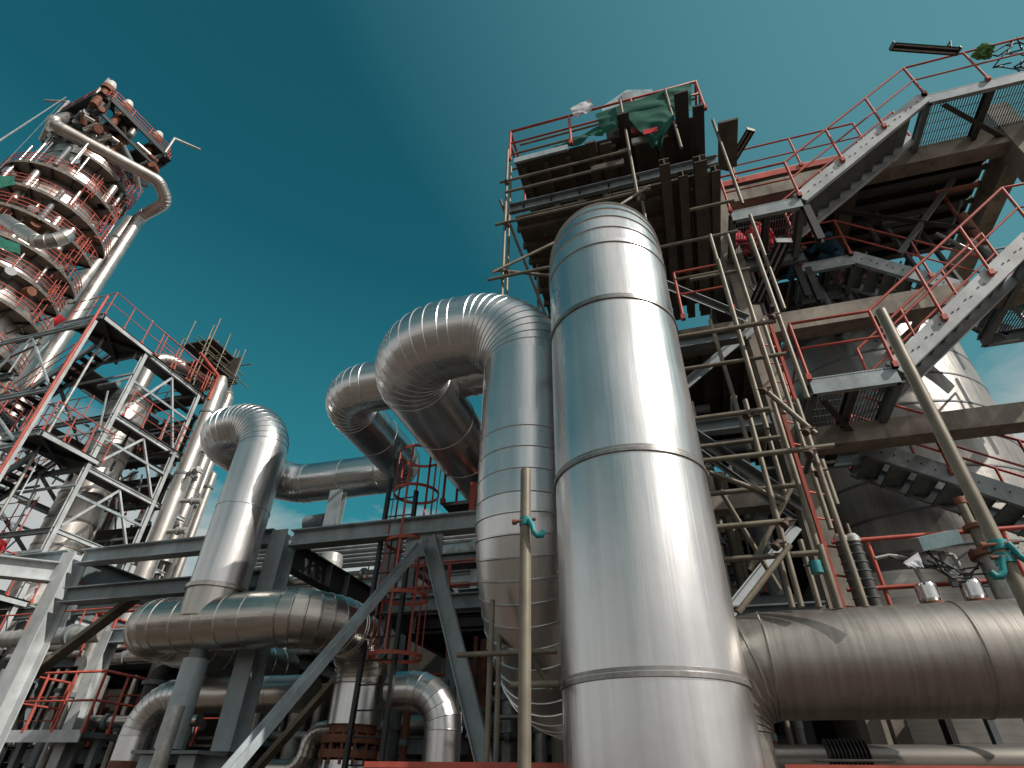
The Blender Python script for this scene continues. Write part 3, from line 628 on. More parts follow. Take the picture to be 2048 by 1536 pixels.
sc = scaf('column_scaffold', 'cluster of scaffold tubes standing around the concrete column right of the largest pipe', [
    ((1490, 800), (1560, 1216), 5.5, 5.5, 'z'), ((1436, 520), (1512, 860), 5.5, 5.5, 'z'), ((1455, 470), (1545, 830), 5.9, 5.9, 'z'), ((1545, 800), (1655, 1216), 5.7, 5.7, 'z'), ((1500, 470), (1592, 800), 5.4, 5.4, 'z'),
    ((1592, 800), (1690, 1216), 5.4, 5.4, 'z'), ((1643, 920), (1668, 1010), 5.6, 5.6, 'z'), ((1640, 1090), (1700, 1216), 5.2, 5.2, 'z'), ((1546, 610), (1497, 850), 5.2, 5.5, 0, 'dark'), ((1622, 905), (1555, 1090), 5.2, 5.6, 0, 'dark'),
    ((1335, 678), (1548, 632), 5.3, 5.3, 'u'), ((1390, 838), (1540, 818), 5.35, 5.35, 'u'), ((1405, 922), (1672, 900), 5.3, 5.3, 'u'), ((1430, 1055), (1576, 1045), 5.3, 5.3, 'u'), ((1528, 778), (1632, 868), 5.25, 5.25),
    ((1420, 945), (1570, 1000), 5.5, 5.6), ((1476, 1225), (1580, 1090), 5.4, 5.5), ((1545, 1010), (1560, 1090), 5.6, 5.6, 'z'), ((1420, 470), (1520, 830), 6.2, 6.2, 'z'), ((1470, 640), (1575, 1000), 6.0, 6.0, 'z'), ((1525, 640), (1640, 1060), 6.1, 6.1, 'z'), ((1350, 900), (1560, 868), 5.9, 5.9, 'u'), ((1400, 990), (1600, 975), 5.8, 5.8, 'u'), ((1440, 1120), (1640, 1112), 5.6, 5.6, 'u'), ((1360, 740), (1570, 700), 6.0, 6.0, 'u'), ((1380, 560), (1500, 536), 6.0, 6.0, 'u'), ((1420, 640), (1500, 900), 6.3, 6.3), ((1590, 960), (1500, 1140), 5.9, 5.9), ((1380, 420), (1470, 405), 6.2, 6.2, 'u'), ((1440, 980), (1560, 1180), 6.0, 6.3), ((1500, 430), (1560, 620), 6.4, 6.4, 'z'), ((1560, 1120), (1575, 1216), 5.7, 5.7, 'z'), ((1600, 1080), (1622, 1216), 5.9, 5.9, 'z')], (1.2, 5.5, 3))
for x, y, v in ((1547, 633, 5.3), (1497, 830, 5.35), (1530, 780, 5.25), (1615, 862, 5.25), (1622, 905, 5.25), (1573, 1046, 5.3), (1555, 1090, 5.5), (1640, 945, 5.5)):
    p = at(x, y, v=v-.02); c_ = MB().cyl(p+V((-.03, -.02, -.03)), p+V((.03, .02, .03)), .038, 10); c_.tube([p+V((-.075, -.03, 0)), p+V((.075, -.03, .01))], .009, 6); ob('coupler', c_, 'rustdark', sc)
t = thing('green_clamp', 'small teal scaffold clamp bolted to a tube in front of the concrete column', 'clamp', at(1632, 1135, v=5.3))
p = at(1632, 1135, v=5.2); ob('jaw', MB().cyl(p-Z*.05, p+Z*.05, .05, 10), 'teal', t); ob('bolt', MB().tube([p+V((-.09, 0, .02)), p+V((.09, 0, .02))], .01, 6), 'dark', t)
# two nearest poles with teal couplers
def coupler(p, t, side=1, k=.72):
    c = MB().cyl(p-Z*.018, p+Z*.018, .034, 20); ob('coupler', c, 'teal', t)
    ob('coupler_bolt', MB().tube([p+V((-.055*side, -.02, 0)), p+V((.055*side, -.03, .0))], .008, 8).cyl(p+V((-.064*side, -.02, 0)), p+V((-.045*side, -.02, 0)), .014, 6), 'rust', t)
    q = [p+V((x*side, -.03, z)) for x, z in [(x_*k, z_*k) for x_, z_ in ((.03, -.0), (.05, -.04), (.06, -.085), (.085, -.115), (.115, -.115), (.13, -.085))]]
    h_ = MB().tube(q, .0125, 10)
    ob('coupler_jaw', h_, 'teal', t)
PU, PVv = -.695, 2.5
t = thing('scaffold_pole', 'nearest upright scaffold tube with a teal coupler, in front of the middle pipe', 'scaffold pole', (PU, PVv, 0))
ztop = at(1052, 940, v=PVv).z; ob('tube', MB().cyl((PU, PVv, 0), (PU, PVv, ztop), .0265, 24), 'galv' if 0 else 'tube', t)
coupler(at(1053, 1045, v=PVv), t)
P2 = at(1900, 900, v=2.55)
t = thing('scaffold_pole', 'nearest upright scaffold tube at the right, with a teal coupler near its foot', 'scaffold pole', (P2.x, P2.y, 0))
ob('tube', MB().cyl((P2.x, P2.y, 0), (P2.x, P2.y, at(1762, 622, v=2.55).z), .0262, 24), 'tube', t)
p = V((P2.x, P2.y, at(2015, 1118, v=2.55).z)); coupler(p, t, -1, .6); coupler(p+Z*.05, t, 1, .6)
# lower scaffold ledgers by the middle pipe
scaf('middle_scaffold', 'tan scaffold tubes standing low behind the nearest pole, with yellow ended ledger', [
    ((985, 1200), (978, 1536), 4.6, 4.6, 'z'), ((1000, 1240), (997, 1536), 5.0, 5.0, 'z'), ((985, 1110), (984, 1300), 5.2, 5.2, 'z'), ((915, 1310), (1115, 1310), 4.5, 4.5, 'u'), ((1022, 1370), (1120, 1370), 4.0, 4.0, 'u'), ((975, 1330), (1115, 1332), 5.4, 5.4, 'u'), ((1040, 1270), (1100, 1380), 5.0, 5.2)], (-1.4, 4.6, 0), .022)
# grey steel angle braces beside the main pipe
t = thing('braced_steel_bay', 'grey braced steel bay showing between the largest pipe and the column scaffold', 'steel frame', (.6, 7.4, 0))
for a, b_, w in (((1380, 758), (1462, 690), .14), ((1398, 872), (1560, 978), .16), ((1466, 1200), (1572, 1068), .16), ((1340, 575), (1445, 618), .14), ((1405, 905), (1540, 1000), .08)):
    ob('brace', MB().angle(at(a[0]-44, a[1]-(b_[1]-a[1])/(b_[0]-a[0])*44, v=7.2), at(b_[0]+46*(1 if b_[0] < 1570 else .3), b_[1]+(b_[1]-a[1])/(b_[0]-a[0])*46*(1 if b_[0] < 1570 else .3), v=8.86), w*.8, .015, (0, -1, 0)), 'mid', t)
for u in (.2,): ob('column', MB().ibeam((u, 7.5, 0), (u, 7.5, 10.0), .2, .2, .016, (0, 1, 0)), 'mid', t)
for z in (3.4, 6.0, 7.6): ob('beam', MB().ibeam((-.9, 7.5, z), (1.5, 7.5, z), .2, .16), 'mid', t)
rr = railing(t, [(.62, 7.2, 7.9), (1.38, 7.2, 7.9)], 1.05, .75)
p, q = at(1540, 750, v=6.3), at(1574, 750, v=6.45); zt, zb = at(1500, 640, v=6.3).z, 3.0
t = thing('red_ladder', 'red painted ladder standing upright behind the scaffold cluster', 'ladder', (p.x, p.y, zb))
for c in (p, q): ob('stringer', MB().bar((c.x, c.y, zb), (c.x, c.y, zt), .035, .075), 'red', t)
for k in range(int((zt-zb)/.3)): z = zb+.15+k*.3; ob('rung', MB().tube([(p.x, p.y, z), (q.x, q.y, z)], .012, 6), 'red', t)
for z in (3.1, zt-1.2): ob('clamp_arm', MB().bar((q.x, q.y, z), (1.95, 8.92, z), .04, .05), 'mid', t)

# ------------------------------------------------------------------ tube lamps
def lamp(label, a, b_, z, w=.17):
    p, q = at(*a, z=z), at(*b_, z=z); d = (q-p).normalized(); s_ = d.cross(Z)
    t = thing('tube_lamp', label, 'lamp', p, 'twin tube lamps on the stairs')
    ob('housing', MB().prof(p, q, [(-w*.32, .05), (-w/2, -.03), (-w/2+.012, -.03), (-w*.3, .04), (w*.3, .04), (w/2-.012, -.03), (w/2, -.03), (w*.32, .05)]), 'dark', t)
    for k in (-.045, .045): ob('lamp_tube', MB().cyl(p+s_*k+d*.05-Z*.01, q+s_*k-d*.05-Z*.01, .019, 12), 'galv', t)
    for e in (p+d*.012, q-d*.012): ob('end_cap', MB().bar(e-d*.01, e+d*.01, w*.95, .085), 'mid', t)
    e = q-d*.08; ob('bracket', MB().tube([e+Z*.05, e+Z*.2, e+Z*.3+s_*.05, e+Z*.3-s_*.05, e+Z*.2], .014, 8), 'black', t)
lamp('twin tube lamp reaching out against the sky, highest of the three', (1783, 92), (1918, 102), 13.9)
lamp('twin tube lamp sticking up beside the scaffold platform', (1502, 258), (1452, 340), 12.9, .2)
lamp('twin tube lamp under the lower landing, nearest of the three', (1568, 480), (1510, 606), 8.2, .24)
rn = random.Random(3); b = MB(); c0 = at(1968, 104, v=7.72); vs = []
for j in range(11):
    for i in range(18):
        th = pi*j/10; ph = 2*pi*i/18; r = .14*(1+.28*sin(3*ph+2*th+1)*sin(4*th)+rn.uniform(-.14, .14)); vs.append(c0+V((r*1.25*sin(th)*cos(ph), r*sin(th)*sin(ph), r*cos(th))))
b.add(vs, [(j*18+i, j*18+(i+1) % 18, (j+1)*18+(i+1) % 18, (j+1)*18+i) for j in range(10) for i in range(18)])
ob('green_bundle', b, 'leaf', None, 'crumpled green cloth bundle tied to the topmost stair rail', 'cloth')
t = thing('cable_bundle', 'tangle of black cables and hoses at the top stair landing', 'cables', (7.2, 7.9, 13.2))
for k in range(6):
    a = at(rn.uniform(1965, 2048), rn.uniform(100, 150), v=7.9); pts = [a+V((rn.gauss(0, .1)+j*.11, rn.gauss(0, .05), .12*sin(j*1.3+k)+rn.gauss(0, .05))) for j in range(7)]
    ob('cable', MB().tube(pts, .016, 6), 'black', t)
# ------------------------------------------------------------------ small gear above the level pipe
t = thing('guard_rail', 'orange red guard rail running level behind the brown level pipe', 'railing', (1.6, 6.75, 2.8))
for z in (3.93, 3.42):
    ob('rail', MB().tube([(1.6, 6.75, z), (4.6, 6.75, z)], .024, 10), 'red', t)
for u in (1.95, 3.2): ob('post', MB().tube([(u, 6.77, 2.7), (u, 6.77, 3.93)], .022, 8), 'red', t)
for x, lb in ((1727, 'black ribbed spring hanger with a grey cap, left one of the pair'), (1752, 'black ribbed spring hanger with a grey cap, right one of the pair')):
    p = at(x, 1215, v=6.3); q = at(x+22, 1080, v=6.3); q = V((p.x, p.y, q.z))
    t = thing('spring_hanger', lb, 'spring hanger', p, 'spring hangers above the level pipe')
    c = MB().cyl(p-Z*.4, q, .062, 20); ob('coil', c, 'dark', t)
    for k in range(9):
        z = p.z+k*.085
        if z > q.z: break
        ob('coil_ring', MB().lathe((p.x, p.y, z), [(.06, -.006), (.07, -.004), (.07, .004), (.06, .006)], 20), 'mid', t)
    ob('cap', MB().lathe((p.x, p.y, q.z), [(.07, 0), (.07, .05), (.045, .085), (.002, .1)], 20), 'galv', t); ob('rod', MB().cyl(q+Z*.09, q+Z*.2, .015, 8), 'tube', t)
def canister(x, y, label):
    p = at(x, y, v=6.5); t = thing('junction_canister', label, 'junction box', p, 'instrument canisters above the level pipe')
    ob('body', MB().lathe(p, [(.002, -.10), (.085, -.10), (.095, -.07), (.095, .05), (.085, .075), (.03, .09), (.002, .09)], 28), 'foil', t)
    ob('flange', MB().cyl(p-Z*.15, p-Z*.10, .105, 24), 'rust', t); ob('conduit', MB().cyl(p+Z*.09, p+V((-.03, 0, .34)), .022, 12), 'galv', t); ob('stub', MB().cyl(p-Z*.5, p-Z*.15, .05, 12), 'mid', t)
    ob('arm', MB().tube([p+V((-.03, 0, .34)), p+V((-.2, 0, .38)), p+V((-.34, 0, .36))], .02, 8), 'galv', t)
canister(1855, 1185, 'white metal instrument canister right of the spring hangers'); canister(1945, 1180, 'white metal instrument canister nearest the right edge')
p = at(1870, 1086, v=6.4)
t = thing('control_box', 'pale blue grey tilted box above the instrument canisters', 'box', p)
ob('case', MB().prof(p+V((-.17, 0, -.01)), p+V((.19, 0, .04)), [(-.12, -.06), (.12, -.06), (.12, .07), (-.12, .07)], (.1, -.3, 1)), 'blue', t); ob('bracket', MB().bar(p+V((.05, .1, -.4)), p+V((.05, .1, -.06)), .05, .05), 'mid', t)
sheet('plastic_wrap', [at(1806, 1125, v=6.3), at(1836, 1105, v=6.3), at(1848, 1135, v=6.2), at(1815, 1132, v=6.2)], 10, 10, .03, 'plastic', 'clear plastic wrap tied over an instrument above the level pipe', 'plastic', 17)
t = thing('capped_pipe', 'brown pipe end with a rusty cap slanting below the right hand stairs', 'pipe', at(1960, 1090, v=6.6))
p = at(1962, 1090, v=6.6); q = at(1915, 1000, v=6.6); q = V((p.x, p.y, q.z)); ob('pipe_run', MB().cyl(p-Z*.6, q, .045, 18), 'tube', t); ob('cap', MB().cyl(q-Z*.05, q+Z*.02, .055, 18), 'rust', t)
t = thing('pale_branch_pipe', 'pale thick branch pipe with a rusty flange at the right edge', 'pipe', at(2000, 1150, v=6.4))
p = at(2005, 1160, v=6.5); ob('pipe_run', MB().cyl(p-Z*.8, p+Z*.22, .12, 28), 'galv', t); ob('flange', MB().cyl(p+Z*.22, p+Z*.28, .17, 24), 'rust', t); ob('neck', MB().cyl(p+Z*.28, p+Z*.5, .07, 20), 'tube', t); ob('top_flange', MB().cyl(p+Z*.5, p+Z*.54, .12, 20), 'rust', t)
t = thing('cable_run', 'thin black cables drooping over the instruments above the level pipe', 'cables', (2.5, 6.5, 3.6))
for k in range(6):
    a = at(rn.uniform(1770, 1860), rn.uniform(1080, 1150), v=6.4); b_ = at(rn.uniform(1890, 2040), rn.uniform(1040, 1170), v=6.5)
    ob('cable', MB().tube([a+(b_-a)*(j/8)-Z*.16*sin(pi*j/8)+V((0, 0, .02*sin(j*2.2+k))) for j in range(9)], .009, 6), 'black', t)
# below the level pipe
for u, lb in ((1.72, 'pale square concrete post below the level pipe, left of the pair'), (1.98, 'pale square concrete post below the level pipe, right of the pair')):
    b = MB().box((u, 8.3, 0), (u+.16, 8.5, 2.9)); ob('concrete_post', b, 'conc', None, lb, 'post', 'concrete posts below the level pipe')
t = thing('bellows_pipe', 'dark level pipe with a ribbed bellows low beside the largest pipe', 'pipe', (1.2, 7.2, 1.9))
ob('pipe_run', MB().cyl((.5, 7.2, 1.95), (3, 7.2, 1.95), .14, 28), 'aluold', t); w = MB()
for k in range(11): w.lathe((0, 0, 0), [(.14, k*.035), (.19, k*.035+.012), (.19, k*.035+.02), (.14, k*.035+.032)], 28)
w.v = [(1.05+z, 7.2+x, 1.95+y) for x, y, z in w.v]; ob('bellows', w, 'dark', t); ob('tie_rod', MB().cyl((.9, 7.0, 1.95), (1.6, 7.0, 1.95), .012, 8), 'galv', t)
for k, (u, w_, mt, lb) in enumerate(((2.45, .22, 'dark', 'dark perforated cable tray rising under the level pipe'), (2.85, .12, 'mid', 'grey steel channel rising under the level pipe'), (3.15, .30, 'aluold', 'dull clad duct rising under the level pipe at the right edge'))):
    b = MB().chan((u, 8.0, 0), (u, 8.0, 3), w_, .06, .01, (0, 1, 0)) if k < 2 else MB().cyl((u+.15, 8.0, 0), (u+.15, 8.0, 3.1), .16, 24); ob(('cable_tray', 'steel_channel', 'duct')[k], b, mt, None, lb, ('cable tray', 'channel', 'duct')[k])
t = thing('toe_rail', 'red painted guard rail along the very bottom of the view', 'railing', (-1.2, 4.2, 0))
p = at(850, 1530, v=4.3); ob('rail', MB().bar((-2.35, 4.3, p.z), (-.55, 4.3, p.z), .05, .035), 'red', t); ob('rail', MB().bar((.45, 4.9, p.z+.02), (4, 4.9, p.z+.02), .05, .05), 'red', t)
for u in (-2.2, -1.5, -.8, .6, 1.8, 3): ob('post', MB().bar((u, 4.32 if u < 0 else 4.92, 0), (u, 4.32 if u < 0 else 4.92, p.z-.02), .04, .04), 'red', t)
# ------------------------------------------------------------------ workers
def person(label, loc, heading, suit, helmet='cloth', lean=.75):
    """a crouching worker: one skinned body, helmet and harness as children"""
    pts = {'pel': (0, 0, .42), 'sp': (0, .12, .62), 'ch': (0, .26, .80), 'nk': (0, .35, .93), 'hd': (0, .40, 1.02), 'ht': (0, .43, 1.13)}
    par = [('pel', 'sp'), ('sp', 'ch'), ('ch', 'nk'), ('nk', 'hd'), ('hd', 'ht')]; rad = {'pel': .15, 'sp': .145, 'ch': .155, 'nk': .06, 'hd': .095, 'ht': .075}
    for s_ in (-1, 1):
        k = str(s_)
        for n_, p_, r_ in (('hip', (.10*s_, .04, .40), .10), ('kn', (.17*s_, .38, .46 if s_ > 0 else .12), .07), ('an', (.15*s_, .10 if s_ > 0 else -.12, .08), .05), ('to', (.15*s_, .28 if s_ > 0 else .02, .05), .04),
                           ('shd', (.19*s_, .27, .84), .075), ('el', (.27*s_, .46, .62), .052), ('wr', (.18*s_, .66, .60), .035), ('ha', (.16*s_, .74, .59), .04), ('fi', (.15*s_, .81, .57), .022)): pts[n_+k] = p_; rad[n_+k] = r_
        par += [('pel', 'hip'+k), ('hip'+k, 'kn'+k), ('kn'+k, 'an'+k), ('an'+k, 'to'+k), ('ch', 'shd'+k), ('shd'+k, 'el'+k), ('el'+k, 'wr'+k), ('wr'+k, 'ha'+k), ('ha'+k, 'fi'+k)]
    ids = list(pts); me = bpy.data.meshes.new('body'); me.from_pydata([pts[i] for i in ids], [(ids.index(a), ids.index(b_)) for a, b_ in par], [])
    o = bpy.data.objects.new('body_src', me); COL.objects.link(o); md = o.modifiers.new('s', 'SKIN'); sv = me.skin_vertices[0].data
    for i, n_ in enumerate(ids): sv[i].radius = (rad[n_],)*2; sv[i].use_root = n_ == 'pel'
    sb = o.modifiers.new('u', 'SUBSURF'); sb.levels = 2; sb.render_levels = 2
    dg = bpy.context.evaluated_depsgraph_get(); me2 = bpy.data.meshes.new_from_object(o.evaluated_get(dg)); bpy.data.objects.remove(o)
    for m_ in (suit, 'skin', 'black'): me2.materials.append(MAT[m_])
    me2.polygons.foreach_set('use_smooth', [True]*len(me2.polygons))
    near = {n_: V(p_) for n_, p_ in pts.items()}
    for pl in me2.polygons:
        k = min(near, key=lambda n_: (near[n_]-pl.center).length)
        pl.material_index = 1 if k in ('hd', 'ht', 'nk') or k[:2] in ('ha', 'fi') else 2 if k[:2] in ('to',) else 0
    t = thing('person', label, 'person', loc, 'workers on the stairs'); t.rotation_euler = (0, 0, heading)
    bo = bpy.data.objects.new('body', me2); COL.objects.link(bo); bo.parent = t; BASE[bo] = V((0, 0, 0)); BASE[t] = V((0, 0, 0))
    h_ = MB(); c = V((0, .44, 1.09)); pr_ = [(.135, -.02), (.125, .0), (.12, .05), (.095, .10), (.05, .128), (.002, .135)]
    h_.lathe(c, [(.16, -.022), (.16, -.012), (.125, -.005)]+pr_[1:], 20); ob('helmet', h_, helmet, t)
    for s_ in (-1, 1): ob('harness_strap', MB().bar((.09*s_, .0, .60), (.08*s_, .17, .90), .04, .02, (0, -1, 1)).bar((.08*s_, .17, .90), (.09*s_, .36, .95), .04, .02, (0, -1, 1)), 'red', t)
    return t
person('crouching worker in blue coveralls and a red helmet on the landing, bending over tools', (4.32, 10.0, 10.92), 2.2, 'coverall')
person('crouching worker in blue coveralls half hidden behind the dark stair post', (3.62, 10.0, 10.92), 0.9, 'coverall')
person('worker in red coveralls crouching on the upper landing, right of the two', (2.62, 8.85, 10.9), -.2, 'redcover')
person('worker in red coveralls crouching on the upper landing, left of the two', (2.2, 8.85, 10.9), .3, 'redcover')
# =================================================================== far distillation column, top left
AX = V((48*sin(radians(-69.3)), 48*cos(radians(-69.3)), 0)); FA = atan2(-AX.y, -AX.x)      # FA: angle facing the camera
t = thing('distillation_column', 'tall silver distillation column with ring platforms at the far left', 'column', AX)
prof = [(3.25, 0)]+[(3.25, z) for z in (6, 10, 14, 18, 21, 24, 26, 28, 29.7, 31.2, 32.6, 34, 35.4, 36.8, 38.2, 39.6)]+[(2.8, 41.2)]+[(2.8, z) for z in (42.6, 44.0, 45.2, 46.4)]
ob('shell', MB().lathe(AX, prof, 72), 'tower', t)
ob('head', MB().lathe(AX, [(2.8, 46.4), (2.6, 47.3), (2.0, 47.9), (1.1, 48.3), (.02, 48.4)], 64), 'tower', t)
for r, z in prof[1:]: ob('seam_band', MB().lathe(AX+Z*z, [(r, -.06), (r+.05, -.06), (r+.05, .06), (r, .06)], 72), 'mid', t)
def arc(r, a0, a1, n): return [AX+V((r*cos(a0+(a1-a0)*i/n), r*sin(a0+(a1-a0)*i/n), 0)) for i in range(n+1)]
def ringdeck(r0, r1, a0, a1, z, mat='deck'):
    n = max(6, int(abs(a1-a0)*6)); A, B = arc(r0, a0, a1, n), arc(r1, a0, a1, n); m_ = MB()
    for zz_, rev in ((z, 0), (z+.08, 1)):
        for i in range(n):
            f = [A[i]+Z*zz_, A[i+1]+Z*zz_, B[i+1]+Z*zz_, B[i]+Z*zz_]; m_.add(f[::-1] if rev else f, [(0, 1, 2, 3)])
    for i in range(n):
        p, q = B[i], B[i+1]; m_.add([p+Z*(z-.16), q+Z*(z-.16), q+Z*(z+.1), p+Z*(z+.1)], [(0, 1, 2, 3)])
        p, q = B[i]*1, B[i+1]*1; m_.add([p+Z*(z-.16), q+Z*(z-.16), q+Z*(z+.1), p+Z*(z+.1)], [(3, 2, 1, 0)])
    return m_, B
for z, r0, r1, a0, a1 in ((43.4, 2.85, 3.9, -.2, 1.7), (40.2, 3.0, 4.3, -2.2, 1.0), (37.3, 3.3, 4.5, -2.2, 1.3), (34.9, 3.3, 4.6, -1.9, 1.0), (32.4, 3.3, 4.4, -1.6, 1.25), (30.2, 3.3, 4.2, -1.7, 1.2), (27.6, 3.3, 4.5, -2.0, 1.0), (24.5, 3.3, 4.4, -2.0, 1.1)):
    a0 += FA; a1 += FA; mb, B = ringdeck(r0, r1, a0, a1, z, 'deck'); pl = ob('ring_platform', mb, 'soffit', t)
    nb = int((a1-a0)/.33)
    for i in range(nb+1):
        a = a0+(a1-a0)*i/nb; c = V((cos(a), sin(a), 0)); ob('bracket', MB().bar(AX+c*(r0-.05)+Z*(z-.12), AX+c*r1+Z*(z-.12), .08, .2).bar(AX+c*(r0-.05)+Z*(z-1.1), AX+c*(r1-.2)+Z*(z-.2), .06, .08), 'dark', pl)
    m_ = MB()
    for h in (.4, .75, 1.1): m_.tube([p+Z*(z+h) for p in B], .035, 4)
    for p in B[::2]: m_.tube([p+Z*z, p+Z*(z+1.1)], .035, 4)
    ob('railing', m_, 'red', t)
for k, (a, z, h) in enumerate(((.12, 34.1, 2.3), (-.65, 36.4, 3.4), (.42, 34.0, 2.4), (-.25, 31.5, 2.6), (.6, 40.2, 2.6))):
    c = AX+V((cos(FA+a), sin(FA+a), 0))*3.7; ob('vent_pipe', MB().cyl(c+Z*z, c+Z*(z+h), .28, 14), 'tower', t)
# top platform: eight sided frame with struts, rails and vents
tT, tL, tR = V((-40.6, 12.7, 49)), V((-47.4, 13.4, 49)), V((-39.8, 19.7, 49)); tB = tL+tR-tT; CT = (tL+tR)/2; CT.z = 0
pts = []
for a, b_ in ((tL, tT), (tT, tR), (tR, tB), (tB, tL)): pts += [a+(b_-a)*.12, a+(b_-a)*.88]
tp = MB()
for a, b_ in zip(pts, pts[1:]+pts[:1]): tp.bar(a, b_, .14, .55)
low_ = [AX+(p-AX)*.9 for p in pts]
for p in low_: p.z = 47.3
for a, b_ in zip(low_, low_[1:]+low_[:1]): tp.bar(a, b_, .14, .3)
for a, b_ in zip(pts, low_): tp.bar(a, b_, .16, .16)
tpo = ob('top_platform', tp, 'black', t)
for k, p in enumerate(pts):
    ob('strut', MB().bar(p, AX+V((p.x-AX.x, p.y-AX.y, 0)).normalized()*2.8+Z*45.0, .16, .16), 'mid', tpo)
    ob('joist', MB().bar(p, (p+pts[(k+3) % 8])*.5, .14, .25), 'black', tpo)
m_ = MB()
for h in (.45, .8, 1.15): m_.tube([p+Z*h for p in pts], .04, 4, True)
for a, b_ in zip(pts, pts[1:]+pts[:1]):
    for f in (0, .33, .66): p = a+(b_-a)*f; m_.tube([p, p+Z*1.15], .04, 4)
ob('railing', m_, 'red', t)
for f0, f1 in ((.0, .2), (.32, .52), (.7, 1.0)):
    q = [tT+(tR-tT)*f+(tL-tT)*g_+Z*-.1 for f, g_ in ((f0, .02), (f1, .02), (f1, .95), (f0, .95))]; ob('deck', MB().add(q+[x_+Z*.06 for x_ in q], [(0, 1, 2, 3), (7, 6, 5, 4)]), 'dark', tpo)
for f in (.1, .3, .5, .7, .9): ob('beam', MB().bar(tT+(tR-tT)*f-Z*.25, tL+(tR-tT)*f-Z*.25, .15, .35), 'black', tpo)
for k, (fx, fy) in enumerate(((.12, .3), (.12, .75), (.1, .05), (.3, .9), (.3, .5))):
    c = tT+(tR-tT)*fy+(tL-tT)*fx; c.z = 0
    ob('relief_valve', MB().cyl(c+Z*47.6, c+Z*50.0, .3, 14).cyl(c+Z*50.0, c+Z*50.5, .5, 14), 'rust', tpo); ob('vent_cap', MB().lathe(c+Z*50.5, [(.38, 0), (.42, .4), (.3, .8), (.02, 1.0)], 16), 'white', tpo)
for k in range(90):
    c = tT+(tR-tT)*random.uniform(.05, .95)+(tL-tT)*random.uniform(.05, .9); c.z = random.uniform(45.4, 48.9)
    d = V((random.gauss(0, 1), random.gauss(0, 1), random.gauss(0, .5))).normalized()*random.uniform(.6, 1.6)
    ob('nozzle', MB().cyl(c-d*.5, c+d*.5, random.uniform(.15, .35), 10), random.choice(('tower', 'rust', 'alu2', 'mid')), tpo)
for k, a in enumerate((.9, -.3, 2.2)):
    c = pts[(1, 3, 0)[k]]*1; d = V((-sin(FA+a), cos(FA+a), 0))
    ob('davit', MB().tube([c, c+Z*2.4, c+Z*2.6+d*2.2], .12, 6), 'galv', tpo)
for a, z0_, z1_ in ((.75, 27.8, 31.8), (.62, 31.6, 36.2), (.8, 35, 40.5), (-.1, 24.6, 28.8), (-.5, 30.3, 34.4), (.2, 37.4, 41.6), (.95, 40.3, 44.8)):
    c = AX+V((cos(FA+a), sin(FA+a), 0))*4.0; m_ = MB(); s_ = V((-sin(FA+a), cos(FA+a), 0)); o_ = V((cos(FA+a), sin(FA+a), 0))
    for f in (-.25, .25): m_.tube([c+s_*f+Z*z0_, c+s_*f+Z*z1_], .035, 4)
    for k in range(int((z1_-z0_-2)/.8)):
        z = z0_+2+k*.8; m_.tube([c+(s_*cos(q)*.42+o_*(.1+.6*sin(q)))+Z*z for q in [pi*j/6 for j in range(7)]], .03, 4)
    for q in (.5, 1.2, 1.9, 2.6): m_.tube([c+(s_*cos(q)*.42+o_*(.1+.6*sin(q)))+Z*zz_ for zz_ in (z0_+2, z1_)], .025, 4)
    ob('caged_ladder', m_, 'red', t)
for k in range(30):
    a = FA+random.uniform(-1.3, 1.3); z = random.uniform(27, 44); c = AX+V((cos(a), sin(a), 0))*random.uniform(3.5, 4.3); r = random.choice((.07, .1, .14, .2))
    ob('riser_pipe', MB().cyl(c+Z*z, c+Z*(z+random.uniform(1.6, 4.5)), r, 10), random.choice(('tower', 'alu2', 'galv', 'mid')), t)
    if k % 2: d = V((cos(a), sin(a), 0)); ob('manway', MB().cyl(c-d*.4+Z*z, c+d*.25+Z*z, .34, 16), random.choice(('mid', 'rust', 'mid')), t)
# its side pipes
cladthing('downcomer_pipe', 'long straight pipe running up the right side of the far distillation column', [('run', [at(120, 620, v=23.2)*1+V((0, 0, -20)), at(120, 620, v=23.2), at(262, 440, v=23.2)], dict(rb=.01, ng=1, seam=4))], at(120, 620, v=23.2), 'tower', R=.62, n=24, bead=.03, bw=.05, lip=False)
p0, p1 = V((-43.2, 12.4, 44.6)), V((-38.8, 19.2, 44.6)); p2 = V((-39.0, 20.8, 43.8)); p3 = V((-41.8, 21.0, 43.0))
cladthing('overhead_pipe', 'weathered pipe sloping across the head of the distillation column and hooking back', [('run', [p0+V((-1.6, 1.2, 3.6)), p0, p1, p2, p3, p3-Z*41], dict(rb=[.9, .9, .9, .8], ng=5, seam=3))], p0, 'tower', R=.5, n=24, bead=.02, bw=.04, lip=False)
cladthing('branch_pipe', 'short pipe curling under a ring platform of the distillation column', [('run', [at(10, 440, v=11.8), at(100, 500, v=12.2), at(135, 470, v=12.6)], dict(rb=.8, ng=5, seam=3))], at(60, 480, v=12), 'tower', R=.38, n=20, bead=.02, bw=.03, lip=False)
t = thing('davit_arm', 'thin grey rod jutting right from the distillation column above the stair tower', 'beam', at(150, 605, v=21)); ob('arm', MB().bar(at(135, 606, v=21), at(192, 603, v=21.6), .14, .2), 'galv', t)
t = thing('guy_wires', 'two thin wires stretched from the top of the far column to the left edge', 'wires', at(135, 192, v=14))
ob('wire', MB().tube([at(132, 194, v=14), at(-60, 320, v=4)], .035, 5), 'galv', t); ob('wire', MB().tube([at(128, 200, v=14), at(-60, 400, v=6)], .02, 5), 'mid', t)
sheet('netting', [at(-10, 350, v=10.5), at(28, 352, v=11.2), at(30, 370, v=11.2), at(-10, 376, v=10.5)], 14, 6, .1, 'green', 'green sheet tied along a ring platform at the left edge', 'sheet', 21)
